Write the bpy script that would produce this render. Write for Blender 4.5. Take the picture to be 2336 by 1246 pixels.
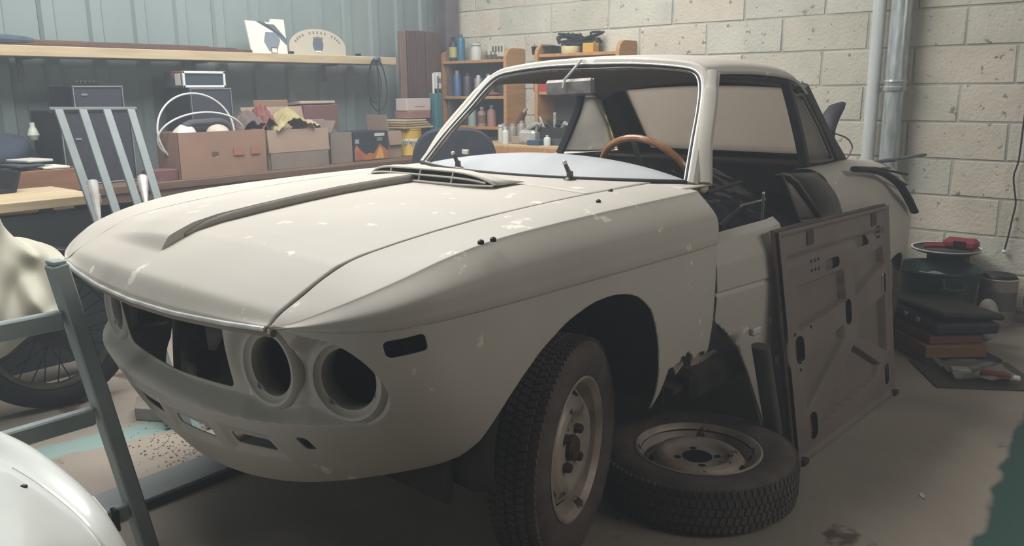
import bpy, bmesh, math, random
import numpy as np
from mathutils import Vector, Matrix, Quaternion
for o in list(bpy.data.objects): bpy.data.objects.remove(o)
S = bpy.context.scene; COL = S.collection
rnd = random.Random(7)
# ------------------------------------------------------------------ camera
FPX, CX, CY = 1879.9, 1168., 623.
TH, ROLL, AZ = .2177, -.0093, math.radians(219.927)
_F = np.array([math.cos(AZ), math.sin(AZ), 0]); _Rr = np.array([math.sin(AZ), -math.cos(AZ), 0]); _U = np.array([0, 0, 1.])
_fw = _F*math.cos(TH)-_U*math.sin(TH); _up = _F*math.sin(TH)+_U*math.cos(TH)
_r = _Rr*math.cos(ROLL)+_up*math.sin(ROLL); _u = _up*math.cos(ROLL)-_Rr*math.sin(ROLL)
CAMR = np.stack([_r, -_u, _fw]); CAMC = np.array([0, 0, 1.215])
def ray(px, py): return CAMR.T@np.array([(px-CX)/FPX, (py-CY)/FPX, 1.])
def uw(px, py, ax, val):            # pixel + a known world coordinate -> world point
    d = ray(px, py); return CAMC+d*(val-CAMC[ax])/d[ax]
BYAW = math.radians(-2.70); BT = np.array([-1.61, -1.842, .044])
BB = np.array([[math.cos(BYAW), -math.sin(BYAW), 0], [math.sin(BYAW), math.cos(BYAW), 0], [0, 0, 1]])
CAMB = BB.T@(CAMC-BT)
def ub(px, py, ax, val):            # the same in the car's own axes
    d = BB.T@ray(px, py); return CAMB+d*(val-CAMB[ax])/d[ax]
cam = bpy.data.cameras.new('camera'); camo = bpy.data.objects.new('camera', cam); COL.objects.link(camo)
cam.sensor_fit = 'HORIZONTAL'; cam.sensor_width = 36; cam.lens = FPX/2336*36; cam.clip_start = .02
camo.matrix_world = Matrix(((_r[0], _u[0], -_fw[0], 0), (_r[1], _u[1], -_fw[1], 0), (_r[2], _u[2], -_fw[2], CAMC[2]), (0, 0, 0, 1)))
S.camera = camo
# ------------------------------------------------------------------ light
S.view_settings.view_transform = 'Standard'; S.view_settings.look = 'None'; S.view_settings.gamma = 1
S.view_settings.use_curve_mapping = False; S.view_settings.exposure = 0.0
w = bpy.data.worlds.new('sky'); S.world = w; w.use_nodes = True
w.node_tree.nodes['Background'].inputs[0].default_value = (.78, .88, 1, 1); w.node_tree.nodes['Background'].inputs[1].default_value = .2
def area(name, loc, tgt, sx, sy, power, col):
    l = bpy.data.lights.new(name, 'AREA'); l.shape = 'RECTANGLE'; l.size = sx; l.size_y = sy; l.energy = power; l.color = col
    o = bpy.data.objects.new(name, l); COL.objects.link(o); o.location = loc
    o.rotation_euler = (Vector(tgt)-Vector(loc)).to_track_quat('-Z', 'Y').to_euler(); return o
area('rooflight', (-2.15, -3.1, 3.25), (-2.15, -3.1, 0), 3.9, 1.8, 236, (1, .99, .975))
area('garage_door_daylight', (2.6, -3.2, 1.6), (-2, -2.8, 1.0), 2.4, 2.2, 24, (.88, .95, 1))
area('side_fill_light', (-2.6, 2.0, 2.1), (-2.4, -1.0, .4), 1.8, 1.0, 44, (1, .94, .88))  # added soft fill for the car's left side, no window modelled
# ------------------------------------------------------------------ materials
def L(h):
    if isinstance(h, str): h = [int(h[i:i+2], 16)/255 for i in (0, 2, 4)]
    return tuple(((c/12.92) if c <= .04045 else ((c+.055)/1.055)**2.4) for c in h)+(1,)
MATS = {}
def mat(name, c1, rough=.6, metal=0, c2=None, scale=8, mix=(.35, .65), bump=0, bscale=60, detail=6, coat=0, chips=None, stretch=None, dist=0, alpha=1, world=False):
    if name in MATS: return MATS[name]
    m = bpy.data.materials.new(name); MATS[name] = m; m.use_nodes = True
    nt = m.node_tree; N = nt.nodes; K = nt.links; b = N['Principled BSDF']
    b.inputs['Roughness'].default_value = rough; b.inputs['Metallic'].default_value = metal
    b.inputs['Base Color'].default_value = L(c1); b.inputs['Coat Weight'].default_value = coat
    b.inputs['Specular IOR Level'].default_value = .35
    if alpha < 1: b.inputs['Alpha'].default_value = alpha
    tc = N.new('ShaderNodeTexCoord'); src = tc.outputs['Object']
    if world: src = N.new('ShaderNodeNewGeometry').outputs['Position']
    if stretch:
        mp = N.new('ShaderNodeMapping'); mp.inputs['Scale'].default_value = stretch; K.new(src, mp.inputs[0]); src = mp.outputs[0]
    if c2 is not None:
        n = N.new('ShaderNodeTexNoise'); n.inputs['Scale'].default_value = scale; n.inputs['Detail'].default_value = detail; n.inputs['Distortion'].default_value = dist; K.new(src, n.inputs['Vector'])
        r = N.new('ShaderNodeMapRange'); r.inputs[1].default_value = mix[0]; r.inputs[2].default_value = mix[1]; K.new(n.outputs[0], r.inputs[0])
        mx = N.new('ShaderNodeMix'); mx.data_type = 'RGBA'; mx.inputs[6].default_value = L(c1); mx.inputs[7].default_value = L(c2)
        K.new(r.outputs[0], mx.inputs[0]); col = mx.outputs[2]
        if chips:
            cc, cs, th = chips
            n2 = N.new('ShaderNodeTexNoise'); n2.inputs['Scale'].default_value = cs; n2.inputs['Detail'].default_value = 5; n2.inputs['Roughness'].default_value = .6; K.new(src, n2.inputs['Vector'])
            r2 = N.new('ShaderNodeMapRange'); r2.inputs[1].default_value = th; r2.inputs[2].default_value = th+.03; K.new(n2.outputs[0], r2.inputs[0])
            m2 = N.new('ShaderNodeMix'); m2.data_type = 'RGBA'; m2.inputs[7].default_value = L(cc); K.new(col, m2.inputs[6]); K.new(r2.outputs[0], m2.inputs[0]); col = m2.outputs[2]
        K.new(col, b.inputs['Base Color'])
    if bump:
        n3 = N.new('ShaderNodeTexNoise'); n3.inputs['Scale'].default_value = bscale; n3.inputs['Detail'].default_value = 4; K.new(src, n3.inputs['Vector'])
        bp = N.new('ShaderNodeBump'); bp.inputs['Strength'].default_value = min(1, bump); bp.inputs['Distance'].default_value = .01; K.new(n3.outputs[0], bp.inputs['Height']); K.new(bp.outputs[0], b.inputs['Normal'])
    return m
# ------------------------------------------------------------------ mesh builder
class MB:
    def __init__(s): s.v = []; s.f = []
    def add(s, vs, fs):
        k = len(s.v); s.v += [tuple(map(float, p)) for p in vs]; s.f += [tuple(i+k for i in f) for f in fs]; return s
    def box(s, c, d, rot=None):
        hx, hy, hz = [q/2 for q in d]; P = [(sx*hx, sy*hy, sz*hz) for sx in (-1, 1) for sy in (-1, 1) for sz in (-1, 1)]
        if rot is not None: P = [tuple(rot@Vector(p)) for p in P]
        return s.add([(p[0]+c[0], p[1]+c[1], p[2]+c[2]) for p in P], [(0, 1, 3, 2), (4, 6, 7, 5), (0, 4, 5, 1), (2, 3, 7, 6), (0, 2, 6, 4), (1, 5, 7, 3)])
    def bevbox(s, c, d, b=.004, rot=None):     # a box with chamfered edges
        h = [q/2 for q in d]; b = min(b, min(h)*.9); P = []
        idx = {}
        for sx in (-1, 1):
            for sy in (-1, 1):
                for sz in (-1, 1):
                    for a in range(3):
                        q = [sx*(h[0]-b), sy*(h[1]-b), sz*(h[2]-b)]; q[a] += (sx, sy, sz)[a]*b
                        idx[(sx, sy, sz, a)] = len(P); P.append(q)
        F = []
        I = lambda x, y, z, a: idx[(x, y, z, a)]
        for a in range(3):
            for sg in (-1, 1):
                o = [k for k in range(3) if k != a]; loop = []
                for u, v in ((-1, -1), (1, -1), (1, 1), (-1, 1)):
                    t = [0, 0, 0]; t[a] = sg; t[o[0]] = u; t[o[1]] = v; loop.append(I(*t, a))
                F.append(tuple(loop))
        for a in range(3):
            o = [k for k in range(3) if k != a]
            for u in (-1, 1):
                for v in (-1, 1):
                    t0 = [0, 0, 0]; t0[o[0]] = u; t0[o[1]] = v; t1 = list(t0); t0[a] = -1; t1[a] = 1
                    F.append((I(*t0, o[0]), I(*t1, o[0]), I(*t1, o[1]), I(*t0, o[1])))
        for x in (-1, 1):
            for y in (-1, 1):
                for z in (-1, 1): F.append((I(x, y, z, 0), I(x, y, z, 1), I(x, y, z, 2)))
        if rot is not None: P = [tuple(rot@Vector(p)) for p in P]
        return s.add([(p[0]+c[0], p[1]+c[1], p[2]+c[2]) for p in P], F)
    def grid(s, G, wi=False, wj=False, flip=False):
        G = np.asarray(G, float); ni, nj = G.shape[:2]; F = []
        for i in range(ni if wi else ni-1):
            for j in range(nj if wj else nj-1):
                a, b_, c, d = i*nj+j, i*nj+(j+1) % nj, ((i+1) % ni)*nj+(j+1) % nj, ((i+1) % ni)*nj+j
                F.append((a, d, c, b_) if flip else (a, b_, c, d))
        return s.add(G.reshape(-1, 3), F)
    def tube(s, pts, r, n=8, closed=False, cap=True, flat=1.0):
        P = [Vector(p) for p in pts]; m = len(P); rs = r if hasattr(r, '__len__') else [r]*m
        T = []
        for i in range(m):
            a = P[(i-1) % m] if (closed or i > 0) else P[i]; b = P[(i+1) % m] if (closed or i < m-1) else P[i]
            T.append((b-a).normalized() if (b-a).length > 1e-9 else Vector((0, 0, 1)))
        ref = Vector((0, 0, 1)) if abs(T[0].z) < .9 else Vector((1, 0, 0)); u = T[0].cross(ref).normalized(); rings = []
        for i in range(m):
            u = (u-T[i]*u.dot(T[i])).normalized(); v = T[i].cross(u)
            rings.append([P[i]+u*math.cos(2*math.pi*k/n)*rs[i]+v*math.sin(2*math.pi*k/n)*rs[i]*flat for k in range(n)])
        k0 = len(s.v); s.grid(np.array([[tuple(q) for q in rg] for rg in rings]), wi=closed, wj=True)
        if cap and not closed: s.f.append(tuple(range(k0+n-1, k0-1, -1))); s.f.append(tuple(range(k0+(m-1)*n, k0+m*n)))
        return s
    def cyl(s, a, b, r0, r1=None, n=16): return s.tube([a, b], [r0, r0 if r1 is None else r1], n)
    def lathe(s, prof, c=(0, 0, 0), n=24, axis='z', sx=1, sy=1):
        R = []
        for r, z in prof:
            row = []
            for k in range(n):
                x, y = r*math.cos(2*math.pi*k/n)*sx, r*math.sin(2*math.pi*k/n)*sy
                p = (x, y, z) if axis == 'z' else ((x, z, y) if axis == 'y' else (z, x, y)); row.append((p[0]+c[0], p[1]+c[1], p[2]+c[2]))
            R.append(row)
        return s.grid(R, wj=True, flip=(axis == 'y'))
    def prism(s, poly, h, fn):                # poly (u,v) list extruded 0..h, fn(u,v,w)->xyz
        n = len(poly); s.add([fn(u, v, 0) for u, v in poly]+[fn(u, v, h) for u, v in poly],
            [tuple(range(n-1, -1, -1)), tuple(range(n, 2*n))]+[(i, (i+1) % n, n+(i+1) % n, n+i) for i in range(n)]); return s
    def sphere(s, c, r, nu=12, nv=8):
        r = r if hasattr(r, '__len__') else (r, r, r)
        return s.grid([[(c[0]+r[0]*math.sin(math.pi*i/nv)*math.cos(2*math.pi*j/nu), c[1]+r[1]*math.sin(math.pi*i/nv)*math.sin(2*math.pi*j/nu), c[2]+r[2]*math.cos(math.pi*i/nv)) for j in range(nu)] for i in range(nv+1)], wj=True)
    def clip(s, fn):                          # keep fn(p)>=0, cutting faces along the zero line
        d = [fn(p) for p in s.v]; nf = []; cache = {}; nv = s.v
        def cut(a, b):
            k = (min(a, b), max(a, b))
            if k not in cache:
                t = d[a]/(d[a]-d[b]); pa, pb_ = nv[a], nv[b]
                cache[k] = len(nv); nv.append(tuple(pa[i]+(pb_[i]-pa[i])*t for i in range(3))); d.append(0)
            return cache[k]
        for f in s.f:
            sg = [d[i] >= 0 for i in f]
            if all(sg): nf.append(f); continue
            if not any(sg): continue
            o = []
            for i in range(len(f)):
                a, b = f[i], f[(i+1) % len(f)]
                if d[a] >= 0: o.append(a)
                if (d[a] > 0 and d[b] < 0) or (d[a] < 0 and d[b] > 0): o.append(cut(a, b))
            if len(set(o)) >= 3: nf.append(tuple(o))
        s.f = nf; return s
    def map(s, fn): s.v = [tuple(fn(p)) for p in s.v]; return s
def mesh(name, mb, m, smooth=35, weld=True):
    me = bpy.data.meshes.new(name); used = sorted({i for f in mb.f for i in f}); ix = {o: i for i, o in enumerate(used)}
    me.from_pydata([mb.v[i] for i in used], [], [tuple(ix[i] for i in f) for f in mb.f])
    bm = bmesh.new(); bm.from_mesh(me)
    if weld: bmesh.ops.remove_doubles(bm, verts=bm.verts, dist=1e-5)
    bmesh.ops.recalc_face_normals(bm, faces=bm.faces)
    bm.to_mesh(me); bm.free()
    for mm in (m if isinstance(m, (list, tuple)) else [m]): me.materials.append(mm)
    if smooth:
        me.polygons.foreach_set('use_smooth', [True]*len(me.polygons)); me.set_sharp_from_angle(angle=math.radians(smooth))
    me.update(); return me
def link(name, me, parent=None, loc=(0, 0, 0), rot=None):
    o = bpy.data.objects.new(name, me); COL.objects.link(o); o.location = loc
    if rot is not None: o.rotation_euler = rot
    if parent: o.parent = parent
    return o
def obj(name, mb, m, parent=None, smooth=35, solid=0, off=-1, loc=(0, 0, 0), rot=None, bevel=0, weld=True):
    o = link(name, mesh(name, mb, m, smooth, weld), parent, loc, rot)
    if solid: md = o.modifiers.new('t', 'SOLIDIFY'); md.thickness = solid; md.offset = off; md.use_even_offset = False
    if bevel: md = o.modifiers.new('b', 'BEVEL'); md.width = bevel; md.segments = 2; md.limit_method = 'ANGLE'
    return o
def tag(o, label=None, cat=None, group=None, kind=None):
    if label: o['label'] = label
    if cat: o['category'] = cat
    if group: o['group'] = group
    if kind: o['kind'] = kind
    return o
def thing(name, label, cat, loc=(0, 0, 0), rotz=0, group=None):
    o = bpy.data.objects.new(name, None); COL.objects.link(o); o.location = loc; o.rotation_euler = (0, 0, rotz); o.empty_display_size = .05
    return tag(o, label, cat, group)
def copy_tree(o, parent=None):
    c = o.copy(); COL.objects.link(c); c.parent = parent
    for ch in list(o.children): copy_tree(ch, c)
    return c
def cr(P, t):                                 # Catmull-Rom through control points along axis 0
    P = np.asarray(P, float); n = len(P); t = np.clip(np.asarray(t, float), 0, n-1-1e-9); i = t.astype(int); u = t-i
    E = np.concatenate([[2*P[0]-P[1]], P, [2*P[-1]-P[-2]]]); p0, p1, p2, p3 = E[i], E[i+1], E[i+2], E[i+3]
    u = u.reshape((-1,)+(1,)*(P.ndim-1))
    return .5*((2*p1)+(-p0+p2)*u+(2*p0-5*p1+4*p2-p3)*u*u+(-p0+3*p1-3*p2+p3)*u**3)
def net(P, ti, tj):
    A = cr(np.asarray(P, float), ti); return cr(A.transpose(1, 0, 2), tj).transpose(1, 0, 2)
def spline(pts, n): return [tuple(p) for p in cr(pts, np.linspace(0, len(pts)-1, n))]
def sstep(a, b, x):
    t = min(1, max(0, (x-a)/(b-a))); return t*t*(3-2*t)
# ------------------------------------------------------------------ the room
XW, YW = -5.12, -4.95
concrete = mat('concrete', '7d756b', .85, c2='958d81', scale=1.6, mix=(.3, .7), bump=.25, bscale=45, chips=('5b4a40', 2.2, .62), dist=.6)
def paint_floor(m):
    nt = m.node_tree; N = nt.nodes; K = nt.links; b = N['Principled BSDF']; base = b.inputs['Base Color'].links[0].from_socket
    g = N.new('ShaderNodeNewGeometry'); n = N.new('ShaderNodeTexNoise'); n.inputs['Scale'].default_value = 7; K.new(g.outputs['Position'], n.inputs['Vector'])
    col = base
    A = uw(100, 1035, 2, 0); B_ = uw(400, 965, 2, 0); C_ = uw(2262, 1060, 2, 0); D_ = uw(2336, 925, 2, 0); E_ = uw(2205, 1246, 2, 0)
    for (p, q, hw, c, off) in ((A, B_, .07, '7c928d', 0), (E_, D_, .16, '35504a', .17)):
        d = (q-p)/np.linalg.norm(q-p); nrm = np.array([-d[1], d[0], 0])
        if off:
            nrm = nrm if nrm[1] > 0 else -nrm
        o = p+nrm*off
        dot = N.new('ShaderNodeVectorMath'); dot.operation = 'DOT_PRODUCT'; K.new(g.outputs['Position'], dot.inputs[0]); dot.inputs[1].default_value = tuple(nrm)
        s = N.new('ShaderNodeMath'); s.operation = 'SUBTRACT'; K.new(dot.outputs['Value'], s.inputs[0]); s.inputs[1].default_value = float(nrm@o)
        ab = N.new('ShaderNodeMath'); ab.operation = 'ABSOLUTE'; K.new(s.outputs[0], ab.inputs[0])
        ad = N.new('ShaderNodeMath'); ad.operation = 'MULTIPLY_ADD'; K.new(n.outputs[0], ad.inputs[0]); ad.inputs[1].default_value = .09; K.new(ab.outputs[0], ad.inputs[2])
        r = N.new('ShaderNodeMapRange'); r.inputs[1].default_value = hw+.052; r.inputs[2].default_value = hw+.035; K.new(ad.outputs[0], r.inputs[0])
        mx = N.new('ShaderNodeMix'); mx.data_type = 'RGBA'; mx.inputs[7].default_value = L(c); K.new(col, mx.inputs[6]); K.new(r.outputs[0], mx.inputs[0]); col = mx.outputs[2]
    K.new(col, b.inputs['Base Color'])
paint_floor(concrete)
fl = obj('floor', MB().box((-1.2, -1.5, -.05), (8.2, 7.2, .1)), concrete, smooth=0); tag(fl, 'dusty concrete garage floor with worn green paint stripes', kind='structure')
# block wall: mortar core with every block a piece of its own
mortar = mat('mortar', 'b3b4a9', .95, c2='9c9e96', scale=6, bump=.3, bscale=90)
blk = [mat('concrete_block_%d' % i, a, .95, c2=b, scale=4, mix=(.3, .7), bump=.55, bscale=55, chips=('85827a', 17, .63), world=True) for i, (a, b) in enumerate((('b9b6a7', 'cbc8ba'), ('b1ae9f', 'c5c1b2'), ('bcb5a6', 'ccc5b6'), ('b1b1a5', 'c4c3b5')))]
wb = obj('wall_back', MB().box((XW-.124, -2.3, 1.6), (.24, 5.6, 3.2)), mortar, smooth=0); tag(wb, 'rough grey concrete block wall with pale mortar joints', kind='structure')
CH, BW = .2044, .51
def block_mesh(wd, k):
    mb = MB().bevbox((0, 0, 0), (.03, wd-.012, CH-.011), .004); r = random.Random(k)
    mb.map(lambda p: (p[0]+(r.uniform(-.002, .002) if p[0] > 0 else 0), p[1]+r.uniform(-.002, .002), p[2]+r.uniform(-.002, .002)))
    return mesh('block', mb, blk[k % 4], 25, weld=False)
BM = [block_mesh(BW, k) for k in range(8)]
for c in range(0, 13):
    y = -3.8778+(0 if c % 2 == 0 else BW/2)-3*BW
    while y < .6:
        a, b = max(y, YW+.01), min(y+BW, .45)
        if b-a > .08:
            me = BM[rnd.randrange(8)] if b-a > BW-.01 else block_mesh(b-a, rnd.randrange(8))
            link('block', me, wb, (XW-.0140+rnd.uniform(-.0012, .0015), (a+b)/2, CH*(c+.5)))
        y += BW
# ribbed metal cladding, sheet by sheet
clad = mat('cladding_paint', '828f8d', .6, .0, c2='7a8888', scale=1.2, bump=.05, bscale=12)
wl = obj('wall_left', MB().box((-1.2, YW-.14, 1.6), (8.2, .12, 3.2)), mat('cladding_backing', '5d6669', .8), smooth=0); tag(wl, 'pale green ribbed metal cladding wall behind the workbench', kind='structure')
RIB = .262
def sheet_mesh(nr):
    prof = []
    for i in range(nr):
        x = i*RIB; prof += [(x, .0), (x+.17, .0), (x+.185, .022), (x+.245, .022), (x+.26, 0)]
    prof.append((nr*RIB-.004, 0)); 
    G = [[(x, y, z) for x, y in prof] for z in (0, 3.2)]
    return mesh('cladding_sheet', MB().grid(G), clad, 25)
sm = sheet_mesh(4); x = -5.10
while x < 2.6: o = link('cladding_sheet', sm, wl, (x, YW-.06, 0)); x += 4*RIB
# steel column in the corner
col = MB(); h = 3.2; cxp, cyp = -4.99, -4.83
col.box((cxp, cyp-.05, h/2), (.13, .012, h)).box((cxp, cyp+.05, h/2), (.13, .012, h)).box((cxp, cyp, h/2), (.012, .1, h))
o = obj('trim_1', col, mat('column_paint', '5c565c', .6, c2='6d6568', scale=5), smooth=0); tag(o, 'dark steel column standing in the corner between the walls', kind='structure')
dim = mat('dim_plaster', '56524d', .95, c2='4c4844', scale=3)  # dark wall tone keeps bounced light low
o = obj('added_front_wall', MB().box((2.85, -1.5, 1.6), (.1, 7.2, 3.2)), dim, smooth=0); tag(o, 'unseen dark front wall added to block ambient light', kind='structure')  # unseen wall added to shut out ambient light from the front
o = obj('wall_right', MB().box((-1.2, 2.15, 1.6), (8.2, .1, 3.2)), dim, smooth=0); tag(o, 'grey garage side wall', kind='structure')
# roof with an opening for the rooflight
cm = mat('ceiling_panel', '8d8f8c', .8)
rc = MB(); x0, x1, y0, y1 = -3.95, -.65, -3.95, -1.85
rc.box((-4.73, -1.5, 3.32), (1.16, 7.3, .1)).box((1.38, -1.5, 3.32), (2.86, 7.3, .1)).box((-2.1, -4.72, 3.32), (4.1, .9, .1)).box((-2.1, .0, 3.32), (4.1, 4.4, .1))
o = obj('ceiling', rc, cm, smooth=0); tag(o, 'plain garage ceiling with a rooflight opening', kind='structure')
# ------------------------------------------------------------------ the car (own axes: x forward, y to its left, z up, origin under the front axle)
primer = mat('primer_paint', 'b0aba1', .52, c2='b8b3a8', scale=3.5, mix=(.3, .7), bump=.03, bscale=8, chips=('dcd3c6', 12, .65), dist=.4)
primer_d = mat('primer_rusty', '8d8478', .7, c2='7d6a5c', scale=6, mix=(.45, .75), chips=('5a4034', 9, .66), bump=.1)
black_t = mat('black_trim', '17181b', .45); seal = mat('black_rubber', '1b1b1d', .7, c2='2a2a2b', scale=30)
chrome = mat('dull_chrome', 'd6d6d2', .32, .45, c2='b8b7b2', scale=20); alu = mat('aluminium_strip', 'a6a39c', .35, .9, c2='85827c', scale=9)
under = mat('underbody_dirt_shade', '2a2724', .9, c2='3a322c', scale=9, bump=.3)  # dirty underbody; on sills and nose backing the dark paints in shade
interior = mat('interior_dark', '1d1c1e', .7, c2='29272a', scale=7)
headlining = mat('headlining_grey', '948a83', .9, c2='a0968f', scale=4)
def dusty(name, c, clear):                # dusty glass: scatters the light behind it, lets a little through
    m = bpy.data.materials.new(name); m.use_nodes = True; nt = m.node_tree; N = nt.nodes; N.remove(N['Principled BSDF'])
    a = N.new('ShaderNodeBsdfTranslucent'); a.inputs[0].default_value = L(c); b = N.new('ShaderNodeBsdfTransparent'); d = N.new('ShaderNodeBsdfDiffuse'); d.inputs[0].default_value = L(c)
    tc = N.new('ShaderNodeTexCoord'); ns = N.new('ShaderNodeTexNoise'); ns.inputs['Scale'].default_value = 5; nt.links.new(tc.outputs['Object'], ns.inputs['Vector'])
    mr = N.new('ShaderNodeMapRange'); mr.inputs[3].default_value = clear*.6; mr.inputs[4].default_value = clear*1.4; nt.links.new(ns.outputs[0], mr.inputs[0])
    m1 = N.new('ShaderNodeMixShader'); m1.inputs[0].default_value = .3; nt.links.new(a.outputs[0], m1.inputs[1]); nt.links.new(d.outputs[0], m1.inputs[2])
    m2 = N.new('ShaderNodeMixShader'); nt.links.new(mr.outputs[0], m2.inputs[0]); nt.links.new(m1.outputs[0], m2.inputs[1]); nt.links.new(b.outputs[0], m2.inputs[2]); nt.links.new(m2.outputs[0], N['Material Output'].inputs[0])
    return m
CAR = thing('classic_coupe', 'bare grey classic coupe bodyshell without doors lights or glass', 'car', tuple(BT), BYAW)
def cp(name, mb, m, parent=None, **k): return obj(name, mb, m, parent or CAR, **k)
ZL = [.25, .36, .48, .60, .728]
LV = [
 [(.60, 0), (.58, .18), (.525, .32), (.465, .41), (.40, .48), (.34, .54), (.28, .60), (.20, .66), (.08, .70), (-.08, .715), (-.33, .715), (-.62, .705)],
 [(.675, 0), (.66, .19), (.61, .36), (.555, .46), (.495, .54), (.43, .61), (.365, .665), (.27, .715), (.12, .745), (-.07, .752), (-.33, .748), (-.62, .735)],
 [(.722, 0), (.712, .2), (.675, .39), (.63, .505), (.575, .59), (.51, .66), (.43, .712), (.32, .745), (.15, .760), (-.07, .764), (-.33, .762), (-.62, .753)],
 [(.742, 0), (.735, .2), (.712, .40), (.685, .52), (.635, .62), (.57, .695), (.48, .742), (.36, .758), (.17, .766), (-.06, .768), (-.33, .766), (-.62, .758)],
 [(.750, 0), (.743, .2), (.725, .40), (.705, .52), (.66, .62), (.60, .70), (.52, .742), (.40, .757), (.2, .762), (-.05, .763), (-.33, .761), (-.62, .756)]]
BROWZ = [.706, .709, .718, .724, .727, .729, .730, .731, .731, .731, .731, .731]
NT = np.array([[(x, y, z if k < 4 else bz) for (x, y), bz in zip(row, BROWZ)] for k, (row, z) in enumerate(zip(LV, ZL))])
NTM = np.concatenate([NT[:, :0:-1]*[1, -1, 1], NT], 1)
def front_only(tj): return tj
tj = np.concatenate([np.linspace(0, 4.5, 60)[:-1], np.linspace(4.5, 17.5, 560)[:-1], np.linspace(17.5, 22, 90)])
ti = np.linspace(0, 4, 150)
G = net(NTM, ti, tj)
HLY = ((.390, .597), (.584, .597)); HLT = (math.radians(7), math.radians(20)); HLX = (.632, .572)   # headlights: centre (y, z), outward turn, depth
def mouth(y, z):                          # >0 inside the recessed mouth of the nose
    ay = abs(y); zb = .474+.03*(ay/.6)**2; zt = float(np.interp(ay, [0, .47, .58, .66], [.75, .745, .714, .70]))
    e = min(z-zb, zt-z)
    if ay > .585: e = min(e, .108-math.hypot((ay-.585)*.95, z-.606))
    return e
def recess(p):
    x, y, z = p
    if x < .35: return p
    m_ = mouth(y, z); xr = x
    if m_ > 0:
        k = min(1, m_/.034); xr = x-.062*k
        for (hy, hz), tl, hx in zip(HLY, HLT, HLX):
            r = math.hypot(abs(y)-hy, z-hz)
            if r < .125:
                w_ = sstep(.122, .094, r)*k; xr = xr*(1-w_)+(hx-math.tan(tl)*(abs(y)-hy))*w_
    d = 0
    for (a, b, zc, hh) in SLOTS:          # dished lower air slots
        if a-.03 < y < b+.03:
            e = max(abs(y-(a+b)/2)-(b-a)/2, abs(z-zc)-hh); d += .010*sstep(.024, .004, e)
    return (xr-d, y, z)
SLOTS = [(.035, .185, .400, .016), (.262, .375, .408, .018), (-.185, -.035, .400, .016), (-.375, -.262, .408, .018)]
lower = MB().grid(G)
PHI = np.array([-40, -5, 10, 21, 32, 42, 58.6, 78, 94, 107, 120, 133.6, 147, 162, 177, 200, 235]); RAD = np.array([.42, .39, .37, .352, .335, .323, .311, .309, .317, .328, .340, .340, .320, .305, .302, .305, .33])
def arch(p):                              # >0 outside the wheel arch
    if abs(p[1]) < .45 or p[0] > .5: return 1.
    dx, dz = p[0]+.03, p[2]-.36; a = math.degrees(math.atan2(dz, dx)); a = a if a > -60 else a+360
    return math.hypot(dx, dz)-np.interp(a, PHI, RAD)
ZX = [-.70, -.60, -.57, -.53, -.50, -.46, -.42, -.40, -.375, -.36, -.33, .20, .27, .315, .365, .43, .495, .555, .61, .675, .8]; ZZ = [.40, .40, .415, .395, .43, .425, .405, .41, .40, .34, .30, .46, .455, .45, .385, .345, .30, .268, .258, .25, .25]
def bottom(p):
    return p[2]-np.interp(p[0], ZX, ZZ)-(.006*math.sin(p[0]*190) if p[0] < -.36 else 0)
def rrect(u, v, hu, hv, r): # >0 outside a rounded rectangle
    qx, qy = abs(u)-hu+r, abs(v)-hv+r
    return math.hypot(max(qx, 0), max(qy, 0))+min(max(qx, qy), 0)-r
lower.clip(arch).clip(bottom)
def slots(p):
    if p[0] < .4: return 1.
    e = 1.
    for a, b, zc, hh in SLOTS: e = min(e, rrect(p[1]-(a+b)/2, p[2]-zc, (b-a)/2, hh, .008))
    e = min(e, rrect(abs(p[1])-.478, p[2]-.437, .012, .019, .008))
    return e
lower.clip(slots)
def indic(p):
    if p[0] > .62 or p[0] < .4 or abs(p[1]) < .6: return 1.
    return rrect(p[0]-.537-.25*(p[2]-.688), p[2]-.690-.10*(.537-p[0]), .040, .0185, .010)
lower.clip(indic)
def lamps(p):
    if p[0] < .4: return 1.
    e = 1.
    for hy, hz in HLY:
        e = min(e, math.hypot(abs(p[1])-hy, p[2]-hz)-.0720)
    return e
lower.clip(lamps)
def grille(p):
    if p[0] < .5: return 1.
    return rrect(p[1], p[2]-.64, .268, .128-.012*abs(p[1])/.27, .02)
lower.clip(grille)
lower.map(recess)
cp('front_panel', lower, primer, solid=.004, smooth=38)
for sg in (1, -1):                        # pressed headlight rings
    for (hy, hz), tl, hx in zip(HLY, HLT, HLX):
        rg = MB().lathe([(.098, -.010), (.094, .006), (.086, .013), (.079, .012), (.074, .004), (.0665, 0), (.066, -.006), (.066, -.045)], n=72)
        rg.clip(lambda p: math.hypot(p[0], p[1])-(.0665+.004*(min(abs(math.atan2(p[1], p[0])-k) for k in (-2.2, -.4, 1.7)) < .09)) if p[2] > -.004 else 1.)
        cp('headlight_dark_cup', MB().lathe([(.072, -.03), (.072, -.12), (0, -.13)], n=24), black_t).matrix_local = Matrix.Translation((hx, sg*hy, hz))@Vector((math.cos(tl), sg*math.sin(tl), 0)).to_track_quat('Z', 'Y').to_matrix().to_4x4()  # added black cup so the empty lamp holes look shaded
        o = cp('headlight_ring', rg, primer, smooth=40, solid=.002); o.location = (hx, sg*hy, hz); o.rotation_euler = Vector((math.cos(tl), sg*math.sin(tl), 0)).to_track_quat('Z', 'Y').to_euler()
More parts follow.
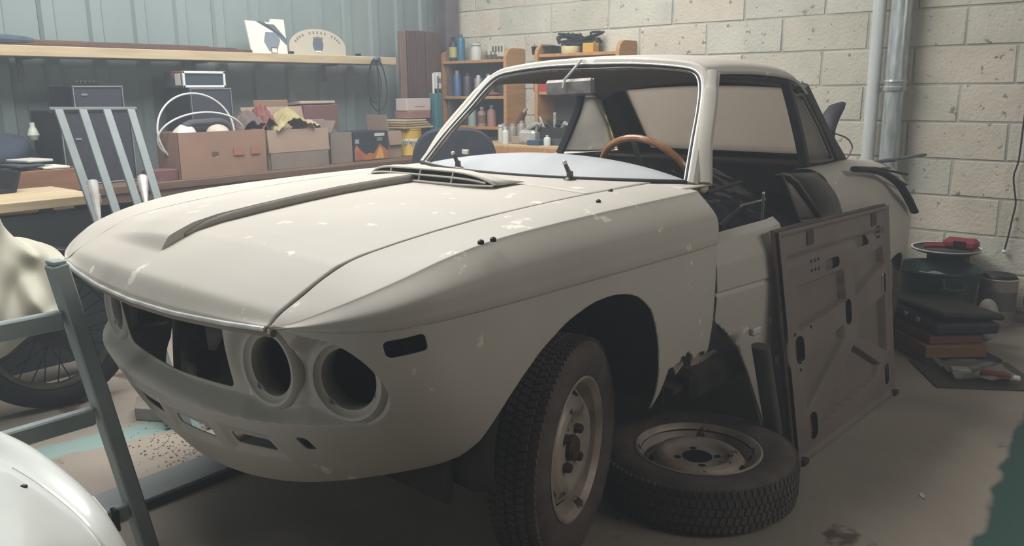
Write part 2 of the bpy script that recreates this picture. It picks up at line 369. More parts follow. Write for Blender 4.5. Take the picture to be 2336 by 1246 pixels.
# upper wings
CRS = [(.705, .52, .724), (.675, .60, .727), (.635, .665, .728), (.575, .722, .731), (.50, .750, .733), (.40, .762, .734), (.25, .767, .734), (.05, .768, .734), (-.2, .768, .734), (-.45, .766, .734), (-.62, .761, .734)]
SHT = [(.705, .52, .7245), (.675, .52, .747), (.625, .52, .772), (.57, .52, .800), (.50, .52, .825), (.40, .52, .841), (.25, .52, .857), (.05, .52, .872), (-.2, .52, .883), (-.45, .52, .888), (-.62, .52, .890)]
RDG = [(.704, .523, .7245), (.68, .570, .738), (.635, .622, .764), (.58, .665, .790), (.50, .690, .815), (.40, .697, .838), (.25, .699, .858), (.05, .699, .868), (-.2, .698, .875), (-.45, .694, .879), (-.62, .686, .880)]
rails = []
for k in range(11):
    s, r, c = map(np.array, (SHT[k], RDG[k], CRS[k])); w_ = min(1, k/4)
    m1 = s*.5+r*.5+np.array([0, 0, .003*w_]); r0 = r+(s-r)*.06+np.array([0, 0, .0005*w_])
    r1 = r+(c-r)*.06+np.array([0, .005*w_, -.001*w_])
    m2 = r*.45+c*.55+np.array([.004*(1-w_), .020*w_+.004, .012*w_]); m3 = r*.15+c*.85+np.array([0, .010*w_+.002, .004*w_])
    c2 = c+np.array([0, -.004, -.006]) if k > 2 else c+np.array([-.004, -.001, -.004])
    rails.append([s, m1, r0, r1, m2, m3, c, c2])
W = np.array(rails).transpose(1, 0, 2)
GW = net(W, np.concatenate([np.linspace(0, 6, 61), [6.5, 7]]), np.linspace(0, 10, 121))
for sg in (1, -1):
    cp('front_wing', MB().grid(GW*[1, sg, 1]), primer, solid=.003, smooth=40)
# bonnet
SX = [-.62, -.315, -.23, -.05, .11, .255, .36, .47, .53, .57, .625, .675, .705, .76]; SZ = [.889, .886, .884, .877, .869, .857, .846, .832, .8185, .801, .774, .748, .7245, .69]
def shz(x): return float(np.mean([np.interp(x+d, SX, SZ) for d in (-.008, 0, .008)]))
BX = [0, .2, .4, .52]; BXX = [.752, .745, .727, .707]
def lipx(y): return float(cr(np.array(BXX)[:, None], [np.interp(abs(y), BX, [0, 1, 2, 3])])[0, 0])
def lipz(y): return float(np.interp(abs(y), [0, .2, .4, .52], [.708, .711, .720, .726]))
YS = -.05
def bonz(x, y, v):
    z0 = shz(min(x, .70))+.016*(1-v*v)
    f = sstep(.615, .585, x)*sstep(-.48, -.06, y) if y < YS else 0
    return z0+.024*f
vs = np.unique(np.concatenate([np.linspace(-1, YS/.52-.012, 40), np.linspace(YS/.52-.012, YS/.52+.0015, 4), np.linspace(YS/.52+.0015, 1, 46)]))
us = np.concatenate([np.linspace(0, .22, 46)[:-1], np.linspace(.22, 1, 90)])
HB = 0.5145
GH = np.zeros((len(us), len(vs), 3))
for i, u in enumerate(us):
    for j, v in enumerate(vs):
        y = v*HB; xl = lipx(y); x = xl+(-.312-xl)*u
        ze = shz(.705)+(lipz(y)-shz(.705))
        # front facet: from the lip up to the break, following the shut line heights shifted with the lip
        xs = x-(xl-.707)*sstep(.45, 0, u); z = bonz(xs, y, v)
        z = z-(z-lipz(y))*max(0, 1-u/.03)**2 if u < .03 else z
        GH[i, j] = (x, y, z)
bon = cp('bonnet', MB().grid(GH), primer, solid=.004, smooth=40)
tag(bon, 'pale grey bonnet with one raised edge and chipped paint')
# bright lip strip along the bonnet edge
lip = [(lipx(y)+.004, y, lipz(y)-.004) for y in np.linspace(-.515, .515, 60)]
cp('bonnet_lip_trim', MB().tube(lip, .0055, 8), chrome)
lipd = [(lipx(y)-.004, y, lipz(y)-.012) for y in np.linspace(-.53, .53, 60)]
cp('bonnet_slam_rail', MB().tube(lipd, .009, 6), primer_d)
# grey strip painting in the shaded face of the bonnet step
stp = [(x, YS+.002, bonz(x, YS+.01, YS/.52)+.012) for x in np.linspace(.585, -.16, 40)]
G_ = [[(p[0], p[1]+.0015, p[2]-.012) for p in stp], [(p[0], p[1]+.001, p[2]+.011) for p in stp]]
cp('bonnet_step_shade', MB().grid(G_), mat('step_grey', '9c968e', .6, c2='8c867e', scale=9), solid=.0015)
# air intake at the back of the bonnet
vent = thing_vent = bpy.data.objects.new('bonnet_vent', None); COL.objects.link(vent); vent.parent = CAR
vy0, vy1 = -.30, .27
def vz(x, y): return bonz(x, y if y > YS else YS+.01, 0)
fr = [(-.155-.03*(abs((y+.015)/.285))**4, y) for y in np.linspace(vy0, vy1, 25)]
sec = []
for x, y in fr:
    e = 1-abs((y+.015)/.285)**5; b0 = vz(x, y)+.004; sec.append([(x, y, b0+.001), (x-.012, y, b0+.002+.036*e), (x-.05, y, b0+.002+.040*e), (x-.14, y, vz(x-.14, y)+.003)])
cp('vent_hood', MB().grid([[s[1] for s in sec], [s[2] for s in sec], [s[3] for s in sec]]), primer, vent, solid=.002)
cp('vent_rim', MB().tube([s[0] for s in sec]+[s[1] for s in sec][::-1], .0035, 6, closed=True), primer, vent)
for t in (.52,): cp('slat', MB().tube([tuple(np.array(s[0])*(1-t)+np.array(s[1])*t) for s in sec[1:-1]], .0035, 6), primer, vent)
for k in (6, 12, 18): cp('divider', MB().tube([sec[k][0], sec[k][1]], .003, 6), primer, vent)
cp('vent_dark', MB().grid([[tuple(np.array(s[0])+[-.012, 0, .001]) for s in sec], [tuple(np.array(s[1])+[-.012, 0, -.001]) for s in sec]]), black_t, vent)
# scuttle between bonnet and windscreen
def wx(y): return -.50-.205*(abs(y)/.617)**2
GS = [[(-.315+(wx(y)+.0-(-.315))*t if abs(y) <= .52 else 0, y, (.886+.016*(1-min(1, (y/.52)**2)))*(1-t)+(.892+.006*(1-(y/.6)**2))*t) for y in np.linspace(-.52, .52, 41)] for t in np.linspace(0, 1, 10)]
cp('scuttle_panel', MB().grid(GS), primer, solid=.003)
for sg in (1, -1):
    ys = np.linspace(.515, .66, 8)
    GS2 = [[(-.60+(min(-.601, wx(y)-.02)+.60)*t, sg*y, .888-.004*max(0, (y-.6)/.06)+.001) for y in ys] for t in np.linspace(0, 1, 6)]
    cp('scuttle_corner', MB().grid(GS2), primer, solid=.003)
for px, py in ((1045, 386), (1300, 413)):
    p = ub(px, py, 2, .893); a = Vector(p); q = a+Vector((.012, -.012, .045))
    s = cp('wiper_spindle', MB().lathe([(.022, -.004), (.020, .006), (.011, .012), (.010, .03)], (0, 0, 0), 14).cyl((0, 0, .02), (.01, -.012, .055), .008, .006, 10), mat('worn_metal', '6a645c', .45, .8, c2='46403a', scale=60), loc=tuple(p))
    cp('spindle_cap', MB().sphere((.011, -.013, .058), .008, 10, 6), chrome, s)
for px, py, z in ((1393, 436, .888), (1365, 460, .884), (1097, 553, .862), (1125, 547, .862), (697, 714, .745), (1530, 530, .80)):
    p = ub(px, py, 2, z) if py != 530 else ub(px, py, 1, .75)
    cp('stud', MB().lathe([(.007, -.004), (.007, .003), (.003, .006), (0, .006)], tuple(p), 10), black_t if py != 714 else chrome)
# windscreen frame
AP = [(wx(.617), .617, .882), (-.80, .58, 1.0), (-.90, .54, 1.11), (-.965, .505, 1.19), (-.995, .462, 1.232), (-1.005, .38, 1.250), (-1.0, .20, 1.265), (-.998, 0, 1.270)]
half = spline(AP, 44); loop = half+[(x, -y, z) for x, y, z in half[::-1][1:]]
def offs(loop, k, dx, dz=0): # move towards the glass centre by k, forward by dx
    out = []
    for x, y, z in loop:
        v = np.array([0, -y, 1.06-z]); v = v/np.linalg.norm(v); out.append((x+dx, y+v[1]*k, z+v[2]*k+dz))
    return out
cp('windscreen_frame', MB().tube(loop, .020, 10, flat=1.0), primer)
cp('windscreen_inner_trim', MB().tube(offs(loop, .020, .013), .0035, 8), chrome)
cp('windscreen_seal', MB().tube(offs(loop, .012, .015), .0060, 8), seal)
cp('windscreen_trim', MB().tube(offs(loop, .004, .019), .0038, 8), chrome)
cp('windscreen_inner_lip', MB().tube(offs(loop, .026, -.004), .007, 8), mat('grey_sealer', '8c857a', .7, c2='5c564f', scale=25))
bl = [(wx(y)+.012, y, .894+.004*(1-(y/.6)**2)) for y in np.linspace(-.61, .61, 50)]
cp('windscreen_base_seal', MB().tube(bl, .008, 8), seal)
cp('windscreen_base_trim', MB().tube([(x-.018, y, z+.003) for x, y, z in bl], .004, 6), chrome)
# roof
RP = [  # stations front to back, each: y 0, .25, .40, .47, .50(gutter)
 [(-.998, 0, 1.285), (-1.0, .20, 1.281), (-1.0, .37, 1.266), (-.99, .462, 1.248), (-.985, .492, 1.222)],
 [(-1.15, 0, 1.299), (-1.15, .22, 1.294), (-1.15, .39, 1.278), (-1.15, .472, 1.258), (-1.15, .505, 1.228)],
 [(-1.35, 0, 1.302), (-1.35, .22, 1.297), (-1.35, .39, 1.280), (-1.35, .472, 1.258), (-1.35, .506, 1.226)],
 [(-1.55, 0, 1.292), (-1.55, .22, 1.287), (-1.55, .39, 1.270), (-1.55, .472, 1.247), (-1.55, .507, 1.214)],
 [(-1.72, 0, 1.268), (-1.72, .22, 1.263), (-1.71, .39, 1.245), (-1.69, .470, 1.222), (-1.66, .507, 1.190)],
 [(-1.84, 0, 1.225), (-1.83, .22, 1.220), (-1.81, .39, 1.203), (-1.78, .470, 1.180), (-1.74, .507, 1.150)]]
RF = np.array([[np.array(p)*[1, -1, 1] for p in row[:0:-1]]+[np.array(p) for p in row] for row in RP])
cp('roof', MB().grid(net(RF, np.linspace(0, 5, 50), np.linspace(0, 8, 80))), primer, solid=.003, smooth=50)
RI = RF.copy(); RI[:, :, 2] -= .028; RI[:, :, 1] *= .965
cp('headlining', MB().grid(net(RI, np.linspace(0.1, 5, 40), np.linspace(0, 8, 50))), headlining)
PL = lambda *p: [tuple(q) for q in p]
for sg in (1, -1):
    m_ = lambda pts: [(x, y*sg, z) for x, y, z in pts]
    gut = spline([(-.985, .497, 1.222), (-1.15, .51, 1.226), (-1.35, .511, 1.224), (-1.55, .512, 1.212), (-1.66, .512, 1.190), (-1.74, .512, 1.150)], 30)
    cp('roof_gutter', MB().tube(m_(gut), .007, 6), primer)
    cp('window_channel', MB().tube(m_([(x, y-.012, z-.018) for x, y, z in gut]), .009, 6), seal)
    pil = [(wx(.617)-.03, .640, .885), (-.80, .60, 1.0), (-.895, .558, 1.11), (-.955, .527, 1.18), (-.995, .507, 1.224)]
    cp('pillar_outer', MB().tube(m_(spline(pil, 20)), [.026]*14+[.022]*6, 8, flat=.7), primer)
    cp('pillar_channel', MB().tube(m_([(x-.030, y+.006, z-.004) for x, y, z in spline(pil, 20)]), .007, 6), chrome)
    # post behind the door and roof support running down behind the quarter window
    post = spline([(-1.58, .492, 1.205), (-1.60, .52, 1.10), (-1.585, .565, .98), (-1.56, .605, .875)], 16)
    cp('door_post', MB().tube(m_(post), .022, 8, flat=.6), black_t if sg < 0 else mat('post_grey', '2c2a2a', .6))
    cpil = [[(-1.72, .507, 1.165), (-1.81, .49, 1.183), (-1.86, .44, 1.195)], [(-1.80, .525, 1.08), (-1.90, .505, 1.09), (-1.95, .45, 1.10)], [(-1.89, .545, .98), (-2.00, .525, .985), (-2.06, .465, .99)], [(-1.985, .565, .868), (-2.12, .55, .868), (-2.19, .49, .868)]]
    cp('rear_pillar', MB().grid(net(np.array([m_(r) for r in cpil]), np.linspace(0, 3, 20), np.linspace(0, 2, 12))), mat('pillar_black', '232022', .6, c2='2c282a', scale=9), solid=.02)
    qf = [(-1.625, .512, 1.145), (-1.60, .565, .985), (-1.575, .598, .893), (-1.74, .585, .883), (-1.935, .560, .878), (-1.84, .535, 1.01), (-1.70, .512, 1.145)]
    cp('quarter_window_frame', MB().tube(m_(qf), .008, 6, closed=True), mat('frame_grey', '6e665e', .5, .3))
    cp('quarter_glass', MB().add(m_([(x+.0, y-.012, z) for x, y, z in qf]), [tuple(range(7))]), dusty('dusty_glass_side', 'b8b4ac', .30), solid=.003)
# rear window
rw = [[(-1.845-.31*t, y, 1.198-.325*t-.02*(y/.46)**2*(1-t)) for y in np.linspace(-.45-.03*t, .45+.03*t, 12)] for t in np.linspace(0, 1, 8)]
cp('rear_glass', MB().grid(rw), dusty('dusty_glass', 'cfc6bc', .15), solid=.004)
rwl = [tuple(p) for p in rw[0]]+[r[-1] for r in rw[1:]]+[tuple(p) for p in rw[-1][::-1][1:]]+[r[0] for r in rw[::-1][1:-1]]
cp('rear_window_seal', MB().tube(rwl, .014, 6, closed=True), seal)
# rear quarters, deck and tail
QS = [  # x stations: profile from deck edge inwards ... down the side: (y,z)
 (-1.50, [(.592, .873), (.625, .877), (.66, .874), (.705, .850), (.735, .805), (.752, .735), (.757, .60), (.752, .45), (.735, .30)]),
 (-1.75, [(.592, .871), (.622, .875), (.66, .872), (.705, .848), (.735, .803), (.752, .735), (.757, .60), (.752, .45), (.735, .30)]),
 (-2.05, [(.55, .868), (.60, .871), (.645, .864), (.690, .838), (.722, .795), (.742, .735), (.748, .60), (.745, .45), (.73, .30)]),
 (-2.35, [(.46, .848), (.56, .850), (.625, .840), (.670, .815), (.705, .775), (.727, .725), (.735, .60), (.73, .45), (.715, .30)]),
 (-2.65, [(.44, .815), (.53, .815), (.595, .803), (.640, .778), (.675, .742), (.70, .70), (.712, .60), (.71, .45), (.69, .32)]),
 (-2.88, [(.40, .775), (.48, .773), (.545, .760), (.590, .735), (.625, .70), (.652, .66), (.672, .58), (.67, .45), (.65, .34)]),
 (-2.99, [(.34, .735), (.42, .732), (.48, .718), (.525, .692), (.56, .66), (.585, .62), (.605, .56), (.60, .45), (.58, .36)])]
QS = [(x if x > -2.35 else -2.35+(x+2.35)*.56, pr) for x, pr in QS]
QN = np.array([[(x, y, z) for y, z in pr] for x, pr in QS])
GQ = net(QN, np.linspace(0, 6, 70), np.linspace(0, 8, 60))
def jamb(p):     # curved rear edge of the door opening
    return np.interp(p[2], [.30, .45, .60, .705, .742, .816, .868, .9], [-1.60, -1.60, -1.595, -1.575, -1.555, -1.50, -1.44, -1.40])+.11-p[0]-.11 if p[0] > -1.8 else 1.
def rarch(p): return math.hypot(p[0]+2.33, p[2]-.20)-.24 if abs(p[1]) > .6 and p[2] < .62 else 1.
for sg in (1, -1):
    q = MB().grid(GQ).clip(jamb).clip(rarch); q.map(lambda p: (p[0], p[1]*sg, p[2])); cp('rear_quarter', q, primer, solid=.003)
    je = [(np.interp(z, [.30, .45, .60, .705, .742, .816, .868, .9], [-1.60, -1.60, -1.595, -1.575, -1.555, -1.50, -1.44, -1.40]), .752-.05*max(0, (z-.74)/.13)**2, z) for z in np.linspace(.32, .872, 24)]
    jb = MB().grid([[(x, sg*(y-.002), z) for x, y, z in je], [(x+.03, sg*(y-.02), z) for x, y, z in je], [(x+.10, sg*(y-.09), z) for x, y, z in je]])
    cp('door_jamb', jb, mat('jamb_grey', '6c6c64', .6, c2='5a5952', scale=9), solid=.003)
dk = np.array([[(x, yy, z0+.02*(1-(yy/y0)**2)) for yy in np.linspace(-y0, y0, 9)] for x, y0, z0 in ((-2.10, .485, .862), (-2.35, .465, .846), (-2.52, .445, .813), (-2.65, .405, .773), (-2.71, .345, .733), (-2.73, .33, .70))])
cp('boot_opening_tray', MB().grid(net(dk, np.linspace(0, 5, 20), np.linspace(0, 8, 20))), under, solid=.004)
tl = np.array([[(-2.708-.03*(1-(y/.6)**2)*s, y, z) for y in np.linspace(-.6, .6, 11)] for z, s in ((.72, .6), (.6, 1.3), (.48, 1.2), (.37, .6))])
cp('tail_panel', MB().grid(tl), primer_d, solid=.003)
# sills, far door, floor pan, bulkhead, wheel houses
for sg in (1, -1): cp('sill', MB().bevbox((-1.11, sg*.67, .275), (1.0, .08, .10), .02), under)  # sills coloured dark to stand for the shade there
cp('door', MB().grid([[(-.63+(-.95)*t, -y, z) for t in np.linspace(0, 1, 8)] for y, z in ((.68, .868), (.735, .81), (.757, .73), (.757, .5), (.735, .34))]), primer, solid=.03)
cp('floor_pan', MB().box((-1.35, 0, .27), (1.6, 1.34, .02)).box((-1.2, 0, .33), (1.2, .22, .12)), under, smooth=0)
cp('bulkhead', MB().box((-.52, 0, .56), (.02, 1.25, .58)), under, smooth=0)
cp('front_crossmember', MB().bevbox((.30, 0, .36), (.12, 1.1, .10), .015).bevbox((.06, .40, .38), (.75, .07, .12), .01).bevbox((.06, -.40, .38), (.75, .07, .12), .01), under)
for sg in (1, -1):
    wh = [[(-.03+r*math.cos(a), sg*y, .36+r*math.sin(a)) for a in np.radians(np.linspace(-10, 190, 30))] for y, r in ((.745, .345), (.70, .37), (.45, .37), (.40, .34))]
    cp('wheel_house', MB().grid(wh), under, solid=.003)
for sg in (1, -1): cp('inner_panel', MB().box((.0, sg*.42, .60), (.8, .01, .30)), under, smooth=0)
cp('nose_dark_backing', MB().box((.36, 0, .49), (.02, 1.30, .46)), under, smooth=0)  # added dark sheet standing for the shade inside the empty nose
# pieces seen inside the empty nose
p = ub(437, 845, 0, .50); cp('number_plate_scrap', MB().bevbox(tuple(p), (.004, .055, .045), .001), mat('pale_scrap', 'b9b2a4', .6))
cp('bonnet_prop', MB().tube([ub(400, 700, 0, .55), ub(402, 780, 0, .55), ub(405, 870, 0, .55)], .010, 8), mat('prop_dark', '4a4642', .7))
cp('torn_bracket', MB().add([tuple(ub(*q, 0, .60)) for q in ((470, 745), (520, 745), (495, 800), (478, 798))], [(0, 1, 2, 3)]), mat('prop_dark', '4a4642', .7), solid=.003)
# front inner sill end seen through rusted wing
for k, (px, py, pz) in enumerate(((1545, 830, .70), (1585, 815, .71))):
    p = ub(px, py, 1, pz); cp('rust_flap', MB().bevbox(tuple(p), (.05, .006, .05), .002, Matrix.Rotation(.5+k, 3, 'Y')), primer_d)
cp('floor_rail', MB().bevbox(tuple(ub(1612, 818, 1, .66)), (.12, .02, .03), .004), primer_d)
p = ub(1640, 655, 1, .73); cp('hinge', MB().bevbox(tuple(p), (.03, .03, .05), .004).cyl((p[0]-.02, p[1], p[2]-.03), (p[0]-.02, p[1], p[2]+.03), .007, n=8), chrome)
# cabin
dash = []
for y in np.linspace(-.60, .60, 31):
    xf = wx(y)-.02; dpt = .30*max(0.02, 1-(abs(y)/.61)**2.2); hz = .062*max(0, 1-(abs(y)/.61)**2)
    dash.append([(xf, y, .885), (xf-dpt*.4, y, .888+hz*.75), (xf-dpt*.8, y, .888+hz), (xf-dpt, y, .884+hz*.8), (xf-dpt-.01, y, .84), (xf-dpt+.02, y, .70)])
cp('dashboard', MB().grid(net(np.array(dash), np.linspace(0, 30, 60), np.linspace(0, 5, 30))), mat('dusty_dash', 'a3a6a8', .6, c2='979a9d', scale=5), smooth=50)
cp('dash_clip', MB().bevbox(tuple(ub(1062, 347, 0, -.80)), (.012, .035, .02), .003), mat('pale_plastic', 'c9c6bf', .5))
sw = bpy.data.objects.new('steering_wheel', None); COL.objects.link(sw); sw.parent = CAR; sw.location = (-.985, .275, .835); sw.rotation_euler = (0, math.radians(-62), 0)
wood = mat('wood_rim', 'ab7d57', .35, c2='936545', scale=6, stretch=(6, 6, 1), coat=.3)
cp('wheel_rim', MB().tube([(.195*math.cos(a), .195*math.sin(a), 0) for a in np.linspace(0, 2*math.pi, 49)[:-1]], .0125, 10, closed=True), wood, sw)
for a in (0, 2.2, -2.2): cp('spoke', MB().bevbox((.1*math.cos(a), .1*math.sin(a), -.01), (.19, .022, .004), .001, Matrix.Rotation(a, 3, 'Z')), alu, sw)
cp('hub', MB().lathe([(0, .012), (.03, .01), (.04, 0), (.04, -.03), (.025, -.05), (.025, -.25)], n=18), black_t, sw)
mr = bpy.data.objects.new('rear_view_mirror', None); COL.objects.link(mr); mr.parent = CAR
p = ub(1300, 200, 0, -.94); mr.location = tuple(p)
cp('mirror_back', MB().bevbox((0, 0, 0), (.022, .205, .062), .009), mat('mirror_grey', '6d6a68', .5, .4, c2='8b8783', scale=25), mr, rot=(.04, .1, .15))
cp('mirror_glass', MB().bevbox((-.012, 0, 0), (.003, .196, .054), .001), chrome, mr, rot=(.04, .1, .15))
cp('stem', MB().tube([(.012, -.01, -.012), (.026, -.012, .0), (.024, -.005, .03), (.005, .015, .06), (-.03, .03, .10)], .005, 8), chrome, mr)
cp('rear_shelf', MB().box((-1.97, 0, .845), (.32, 1.1, .02)).box((-1.80, 0, .80), (.03, 1.1, .12)), mat('brown_shelf', '3d322c', .8, c2='4b3d35', scale=8), smooth=0)
cp('rear_bulkhead', MB().box((-1.83, 0, .55), (.03, 1.3, .5)), interior, smooth=0)
cp('shelf_edge', MB().tube([(-1.775, -.55, .862), (-1.775, .55, .862)], .008, 6), mat('shelf_piping', '6b5a4e', .7))
# loose black plastic sheet and trims thrown in the cabin
r3 = random.Random(5)
def crumple(n, m, sx, sy, h, seed):
    r = random.Random(seed); ph = [(r.uniform(1, 5), r.uniform(1, 5), r.uniform(0, 6), r.uniform(.3, 1)) for _ in range(9)]
    return [[(sx*(i/(n-1)-.5), sy*(j/(m-1)-.5), h*sum(a*abs(math.sin(p*i/(n-1)*3+q*j/(m-1)*2+f)) for p, q, f, a in ph)/5) for j in range(m)] for i in range(n)]
blackp = mat('black_plastic_sheet', '15161a', .22, c2='20222a', scale=5)
o = cp('plastic_sheet', MB().grid(crumple(60, 60, .62, .5, .07, 3)), blackp, smooth=60); o.location = (-1.22, .42, .69); o.rotation_euler = (-.55, .05, .1)
o = cp('plastic_sheet', MB().grid(crumple(50, 50, .45, .45, .06, 8)), blackp, smooth=60); o.location = (-1.05, .55, .56); o.rotation_euler = (-.9, .1, -.15)
for a, b, r in (((1612, 440), (1690, 415), .008), ((1640, 520), (1700, 470), .012), ((1742, 440), (1738, 510), .005), ((1690, 470), (1745, 455), .004)):
    pa, pb_ = ub(*a, 1, .62), ub(*b, 1, .55); cp('trim_streak_rod', MB().tube([pa, pb_], r, 8), chrome if r < .008 else black_t)  # thin chrome rods stand in for bright streaks on the plastic
p = ub(1610, 432, 1, .66); cp('pale_knob', MB().sphere(tuple(p+np.array([-.02, -.02, 0])), (.026, .012, .016), 14, 8), mat('pale_knob', 'b8aa9a', .5))
# ------------------------------------------------------------------ wheels
rubber = mat('dusty_tyre', '4a423e', .85, c2='5a514b', scale=14, bump=.35, bscale=120)
rimm = mat('rim_silver', 'aca195', .5, .25, c2='84766a', scale=10, mix=(.4, .75), chips=('4a3228', 16, .64))
def tyre_mesh(R=.293, wd=.155, rr=.187):
    h = wd/2; pr = [(rr, -h*.72), (rr+.012, -h*.80), (rr+.045, -h*.98), (R-.030, -h*.97), (R-.012, -h*.85), (R-.002, -h*.70), (R, -h*.35), (R+.001, 0)]
    pr = pr+[(r, -y) for r, y in pr[:-1][::-1]]; mb = MB().lathe(pr, n=72)
    for k in range(90):              # tread blocks and shoulder lugs
        a = 2*math.pi*k/90; rot = Matrix.Rotation(a, 3, 'Z')
        for zz, wz, ll, ph in ((-.052, .020, .013, 0), (-.026, .020, .015, .5), (0, .020, .015, 0), (.026, .020, .015, .5), (.052, .020, .013, 0)):
            q = Matrix.Rotation(a+ph*2*math.pi/90, 3, 'Z'); mb.box(tuple(q@Vector((R+.001-(.004 if abs(zz) > .04 else 0), 0, zz))), (.010, ll, wz), q@Matrix.Rotation(.25 if zz > 0 else -.25, 3, 'X'))
    return mesh('tyre', mb, rubber, 30, weld=False)
def rim_mesh():     # outer face at +z
    prof = [(.187, -.055), (.190, .056), (.193, .062), (.186, .064), (.180, .058), (.172, .048), (.166, .028), (.162, .016), (.153, .022), (.140, .037), (.124, .050), (.108, .054), (.094, .048), (.082, .038), (.062, .036), (.040, .037), (.030, .037)]
    mb = MB().lathe(prof[5:], n=96)
    hol = [2*math.pi*k/10 for k in range(10)]
    def holes(p):
        r = math.hypot(p[0], p[1]); a = math.atan2(p[1], p[0]); e = 1.
        d = min(abs((a-h+math.pi) % (2*math.pi)-math.pi) for h in hol)
        return rrect(d*r, r-.1465, .018, .0105, .008)
    # finer rings where the holes are
    fine = []
    pp = prof[5:]
    for (r0, z0), (r1, z1) in zip(pp[:-1], pp[1:]):
        n = max(1, int(abs(r1-r0)/.003)) if r0 < .166 and r0 > .12 else 1
        fine += [(r0+(r1-r0)*i/n, z0+(z1-z0)*i/n) for i in range(n)]
    fine.append(pp[-1]); disc = MB().lathe(fine, n=160).clip(holes)
    return mesh('rim', MB().lathe(prof[:6], n=72), rimm, 40), mesh('wheel_disc', disc, rimm, 40)
TY = tyre_mesh(); RIMB, DISC = rim_mesh()
hubm = mat('hub_rust', '54443a', .7, .4, c2='3c2e27', scale=25)
nutm = mesh('wheel_nut', MB().lathe([(.013, 0), (.013, .016), (.010, .022), (0, .023)], n=6), hubm, 30)
drum = mesh('hub_cap', MB().lathe([(.034, .015), (.034, .034), (.028, .042), (0, .044)], n=24), hubm, 30)
def wheel(parent, loc, rot, nuts=True, label=None):
    w_ = bpy.data.objects.new('wheel', None); COL.objects.link(w_); w_.parent = parent; w_.location = loc; w_.rotation_euler = rot
    link('tyre', TY, w_); link('rim', RIMB, w_); link('wheel_disc', DISC, w_)
    if nuts:
        for k in range(4): a = math.pi/4+k*math.pi/2; link('wheel_nut', nutm, w_, (.056*math.cos(a), .056*math.sin(a), .036))
        link('hub_cap', drum, w_, (0, 0, .014))
    return w_
# front left: turned a little outwards, standing on the floor
wf = np.array([-1.655, -1.155, .293])
dl = BB.T@(np.array([-1.655, -1.155, .295])-BT); st = math.radians(15)-BYAW
# wheel axis (+z local) -> pointing left, turned towards the tail
nrm = Vector((-math.sin(st), math.cos(st), 0)); qz = nrm.to_track_quat('Z', 'Y').to_euler()
wheel(CAR, tuple(dl-np.array(nrm)*.068), qz).name = 'front_wheel'
wheel(CAR, (dl[0]+.03, -dl[1]+.02, dl[2]), Vector((0, -1, 0)).to_track_quat('Z', 'Y').to_euler()).name = 'front_wheel'
for sg in (1, -1): wheel(CAR, (-2.33, sg*.60, .293-BT[2]), Vector((0, sg, 0)).to_track_quat('Z', 'Y').to_euler()).name = 'rear_wheel'
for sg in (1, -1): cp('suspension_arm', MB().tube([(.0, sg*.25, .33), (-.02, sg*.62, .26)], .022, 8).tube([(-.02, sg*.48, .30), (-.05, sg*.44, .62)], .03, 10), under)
# ------------------------------------------------------------------ workbench side (metal wall)
pine = mat('pine', 'b98f63', .6, c2='a57b50', scale=3, stretch=(1, 12, 12), mix=(.3, .7), bump=.05, bscale=20)
pale_wood = mat('pale_wood', 'b8a888', .7, c2='a5957a', scale=3, stretch=(1, 14, 14), bump=.05)
old_wood = mat('old_wood', '6b5546', .8, c2='57453a', scale=4, stretch=(1, 12, 12), bump=.1)
dark_wood = mat('dark_red_wood', '5d4640', .6, c2='4d3936', scale=3, stretch=(10, 10, 1))
card = mat('cardboard', '8f7361', .9, c2='83685a', scale=3, bump=.05); card2 = mat('cardboard_pale', '9c8777', .9, c2='917d6e', scale=3, bump=.05)
card_in = mat('cardboard_grey', '847a70', .9, c2='786e66', scale=4)
blackv = mat('black_vinyl', '25262b', .6, c2='2e2f35', scale=12); silver = mat('silver_frame', 'a9b0b4', .3, .8); whitep = mat('white_plastic', 'cfd2cf', .4)
galv = mat('galvanised_steel', '646c6c', .5, .25, c2='586060', scale=7, bump=.04, bscale=25)
BZ = .75
# shelf board with brackets
sh = thing('wall_shelf', 'long pale wooden shelf fixed high on the ribbed metal wall', 'shelf', (-1.6, -4.95, 1.41))
obj('board', MB().bevbox((-.0, .125, .0275), (5.4, .25, .055), .003), pale_wood, sh)
for x in (-2.2, -1.2, -.2, .8): obj('bracket', MB().bevbox((x, .03, -.06), (.03, .012, .12), .002).bevbox((x, .10, -.006), (.03, .15, .012), .002), galv, sh)
SHZ = 1.4655
# thin rods and battens lying on the shelf
rodspec = [(-1.25, 1.7, -4.775, .014, 'old_wood', 'thin brown wooden batten lying along the shelf edge'), (-2.05, 2.0, -4.835, .015, 'dark_wood', 'dark reddish batten lying on the wall shelf'), (-1.5, 2.2, -4.875, .012, 'galv', 'thin grey metal rod lying on the wall shelf'), (-2.25, 1.7, -4.73, .008, 'dark_wood', 'slim dark stick at the front of the wall shelf'), (-1.7, 2.4, -4.915, .020, 'old_wood', 'long brown pole lying at the back of the wall shelf')]
for xc, ln, y, r, m_, lab in rodspec:
    o = obj('batten', MB().bevbox((0, 0, 0), (ln, r*2.4, r*2), .002), {'old_wood': old_wood, 'dark_wood': dark_wood, 'galv': galv}[m_], loc=(xc, y, SHZ+r+.001)); tag(o, lab, 'batten')
p0 = uw(0, 95, 1, -4.80); p1 = uw(75, 95, 1, -4.80)
o = obj('rolled_cloth', MB().tube(spline([(p0[0]+.25, -4.735, 1.492), (p0[0]+.05, -4.735, 1.494), (p1[0]+.02, -4.735, 1.49)], 12), [.02, .025, .026, .026, .024, .026, .025, .026, .024, .022, .02, .012], 10), mat('blue_grey_cloth', '4b5a66', .9, c2='3f4b55', scale=20)); tag(o, 'rolled blue-grey cloth lying at the end of the wall shelf', 'cloth')
